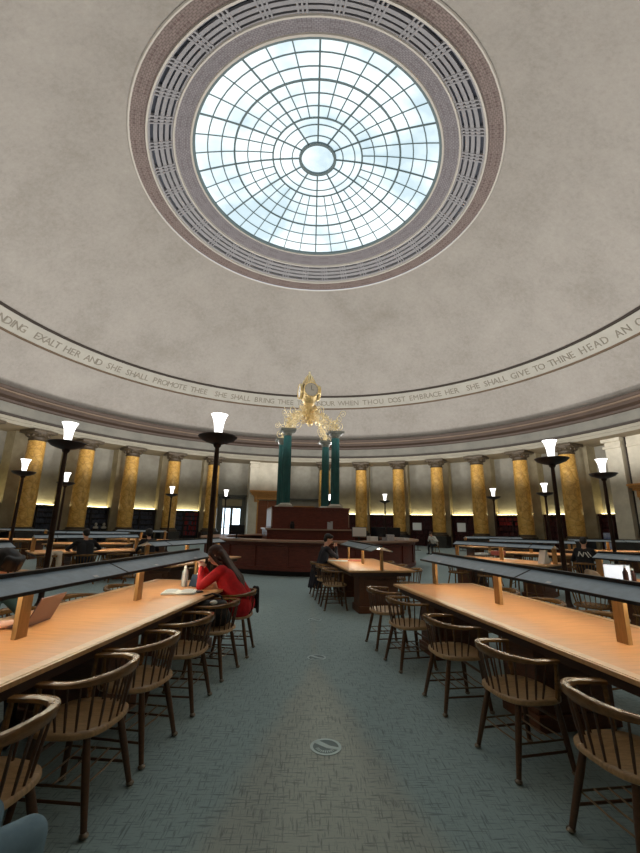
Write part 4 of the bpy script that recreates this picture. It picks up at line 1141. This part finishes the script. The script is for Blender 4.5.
put(MB().box((0,0,.006),(.34,.24,.012), bev=.002).build('folder', 'pink_paper'), 'coral folder lying on the short right table', 'folder', (1.08, 9.62, TT), -.2)
put(MB().box((0,0,.06),(.34,.24,.12), bev=.01).build('box', 'pink_paper'), 'pale pink box on the inner right table', 'box', (5.62, 12.35, TT), .4)
put(MB().box((0,0,.03),(.30,.22,.06), bev=.004).build('paper_stack', 'paper'), 'white stack of papers left of the pink box', 'paper', (5.10, 12.32, TT), .4)
put(MB().box((0,0,.002),(.32,.45,.004)).build('paper_sheet', 'paper'), 'loose white sheet at the near edge of the table with the paper tent', 'paper', (5.25, 11.0, TT), .7)
cj = Body(); cj.cap((-.12,0,.78),(.12,0,.78),.05,.05,'c'); cj.cap((-.10,-.03,.72),(-.12,-.06,.5),.07,.06,'c'); cj.cap((.08,-.03,.72),(.10,-.05,.45),.07,.06,'c')
x, y = near(9.0, -48.5, .95)
put(cj.build('jacket', {'c':'cream_cloth'}, .014), 'cream jacket hung on the chair left of the reader in black', 'jacket', (x, y, 0), face_rz('inner_left', 1))
# service desk clutter
def sign(label, x, y, z0, z1, wd, cat='sign'):
    t = thing('notice_board', label, cat, (x, y, 0), -math.atan2(x, y))
    MB().box((0,0,(z0+z1)/2),(wd,.03,z1-z0), bev=.004).build('board', 'paper', t)
    MB().tube([(0,.02,0.03),(0,.02,z0+.05)], .02, 8).box((0,.0,.015),(.4,.3,.03), bev=.005).build('stand', 'lamp_metal', t)
sign('white notice board on a stand before the third dark red bookcase', 7.3, 27.9, 1.31, 1.79, .58)
sign('second white notice board, between the third and fourth columns right of the clock', 10.4, 28.1, 1.25, 1.83, .55)
def monitor(label, x, y, z, rz, scr='screen_dark', paper=False):
    t = thing('computer_monitor', label, 'monitor', (x, y, z), rz)
    MB().box((0,0,.005),(.22,.16,.012), bev=.003).box((0,.03,.1),(.05,.02,.2)).build('stand', 'black_plastic', t)
    f = MB().box((0,0,.28),(.52,.03,.32), bev=.006).build('casing', 'black_plastic', t)
    MB().box((0,-.017,.28),(.49,.003,.285)).build('screen', scr, f)
CZ = 1.061
for i, (th, r, rz, scr, l) in enumerate(((26,3.75,.3,'paper','pale-screened monitor on the service desk, right of the clock pedestal'), (38,3.8,-.5,'screen_dark','dark monitor on the service desk behind the coral folder table\'s hood'),
    (52,3.8,2.4,'screen_dark','monitor on the right curve of the service desk counter'), (-40,3.8,.2,'screen_dark','black monitor on the left curve of the service desk'))):
    x, y = near(r, th); monitor(l, x, y, CZ, rz, scr)
for th, r, l, dims, m_ in ((33,3.85,'stack of white papers between the service desk monitors',(.3,.22,.14),'paper'), (45,3.85,'white document tray on the right of the service desk',(.34,.26,.2),'paper_grey'), (60,3.9,'white papers at the right end of the service desk counter',(.3,.4,.08),'paper')):
    x, y = near(r, th); put(MB().box((0,0,dims[2]/2), dims, bev=.006).build('paper_stack', m_), l, 'paper', (x, y, CZ), .5*th/40)
x, y = near(1.98, 26); put(MB().box((-.07,0,.13),(.05,.18,.26)).box((-.01,0,.12),(.05,.18,.24)).box((.05,0,.14),(.05,.18,.28)).box((.0,.0,.004),(.22,.2,.008)).build('book_rack', 'paper_grey'), 'pale box files standing on the right of the clock pedestal', 'files', (x-.1, 15.15, 1.392), .15)
put(MB().box((0,0,.09),(.16,.14,.18), bev=.02).box((0,0,.21),(.12,.05,.10), bev=.01).build('telephone', 'black_plastic'), 'small black telephone on the upper ledge of the service desk', 'telephone', (-.62, 15.20, 1.392), .1)
# poster by a bookcase, and added pale shapes imitating reflections on the shelves
def stand_at(r, th, o, z): x, y = polar(r, th); o.location = (x, y, z); o.rotation_euler.z = -R_(th); return o
tag(stand_at(19.5, 67.2, MB().box((0,0,.9),(.62,.03,.95), bev=.004).box((0,.06,.45),(.05,.05,.9)).box((0,.05,.02),(.4,.3,.04)).build('poster', 'poster_blue'), 0), 'blue and white poster on a stand by the rightmost bookcase', 'poster')
for k, (th, l) in enumerate(((-48.4,'pale bust among the dark shelves behind the reader in black'), (-50.0,'second pale bust on the dark shelves left of its neighbour'))):
    q = thing('reflection_shape', l, 'reflection'); stand_at(19.62, th, q, 0)
    MB().lathe([(0,0),(.17,0),(.17,.95),(.2,.97),(.2,1.0),(0,1.0)], 16).build('pedestal', 'plinth', q)
    MB().sphere((0,0,1.30),.11,8,(.85,1,1.15)).sphere((0,0,1.08),.16,8,(1.2,.7,.7)).build('head', 'white_base', q, smooth=True)
# round distance stickers on the carpet
for k, (x, y, l) in enumerate(((.155,3.35,'nearest pale round sticker on the carpet'), (.125,5.34,'middle pale round sticker on the aisle carpet'), (.13,7.31,'farthest pale round sticker, up the aisle'))):
    t = thing('floor_sticker', l, 'sticker', (x, y, .0), 0, 'round floor stickers in the aisle')
    MB().lathe([(0,.0005),(.112,.0005),(.112,.003),(0,.003)], 40).build('field', 'decal_grey', t)
    MB().lathe([(.092,.003),(.113,.003),(.113,.0042),(.092,.0042),(.092,.003)], 40).build('ring', 'decal_white', t)
    g = MB()
    g.prism([(-.085,.055),(-.05,.085),(.03,.012),(.005,-.022)], .003, .0042).prism([(.03,.012),(.095,-.012),(.085,-.045),(.005,-.022)], .003, .0042)
    for q in range(11):
        a = R_(200+13*q); c_, s_ = math.cos(a), math.sin(a); r0, r1 = .052, .078
        g.prism([(c_*r0-s_*.004, s_*r0+c_*.004),(c_*r0+s_*.004, s_*r0-c_*.004),(c_*r1+s_*.004, s_*r1-c_*.004),(c_*r1-s_*.004, s_*r1+c_*.004)], .003, .0042)
    g.build('symbol', 'decal_white', t, weld=False)


# ---------------------------------------------------------------- world, camera, view
w = bpy.data.worlds.new('sky'); S.world = w; w.use_nodes = True
w.node_tree.nodes['Background'].inputs[0].default_value = (.8,.88,1,1); w.node_tree.nodes['Background'].inputs[1].default_value = .6
cd = bpy.data.cameras.new('camera'); cam = bpy.data.objects.new('camera', cd); C.objects.link(cam); S.camera = cam
F = 402.617
cd.sensor_fit = 'HORIZONTAL'; cd.sensor_width = 36; cd.lens = 36*F/640; cd.clip_start = .05; cd.clip_end = 200
def ray(x, y):
    X = x-320; Y = y-426.5; ro, ya, pt = R_(1.025), R_(1.241), R_(13.707)
    X, Y = X*math.cos(ro)+Y*math.sin(ro), -X*math.sin(ro)+Y*math.cos(ro)
    u = -Y/F; a = X/F; yy = math.cos(pt)-u*math.sin(pt); z = math.sin(pt)+u*math.cos(pt)
    return Vector((a*math.cos(ya)+yy*math.sin(ya), -a*math.sin(ya)+yy*math.cos(ya), z))
f0 = ray(320, 426.5).normalized(); rt = (ray(321,426.5)-ray(320,426.5)).normalized(); up = rt.cross(f0)
cam.matrix_world = Matrix(((rt.x, up.x, -f0.x, 0), (rt.y, up.y, -f0.y, 0), (rt.z, up.z, -f0.z, 1.55), (0,0,0,1)))
S.view_settings.view_transform = 'Standard'; S.view_settings.look = 'None'; S.view_settings.gamma = 1; S.view_settings.use_curve_mapping = False
S.view_settings.exposure = 0.78
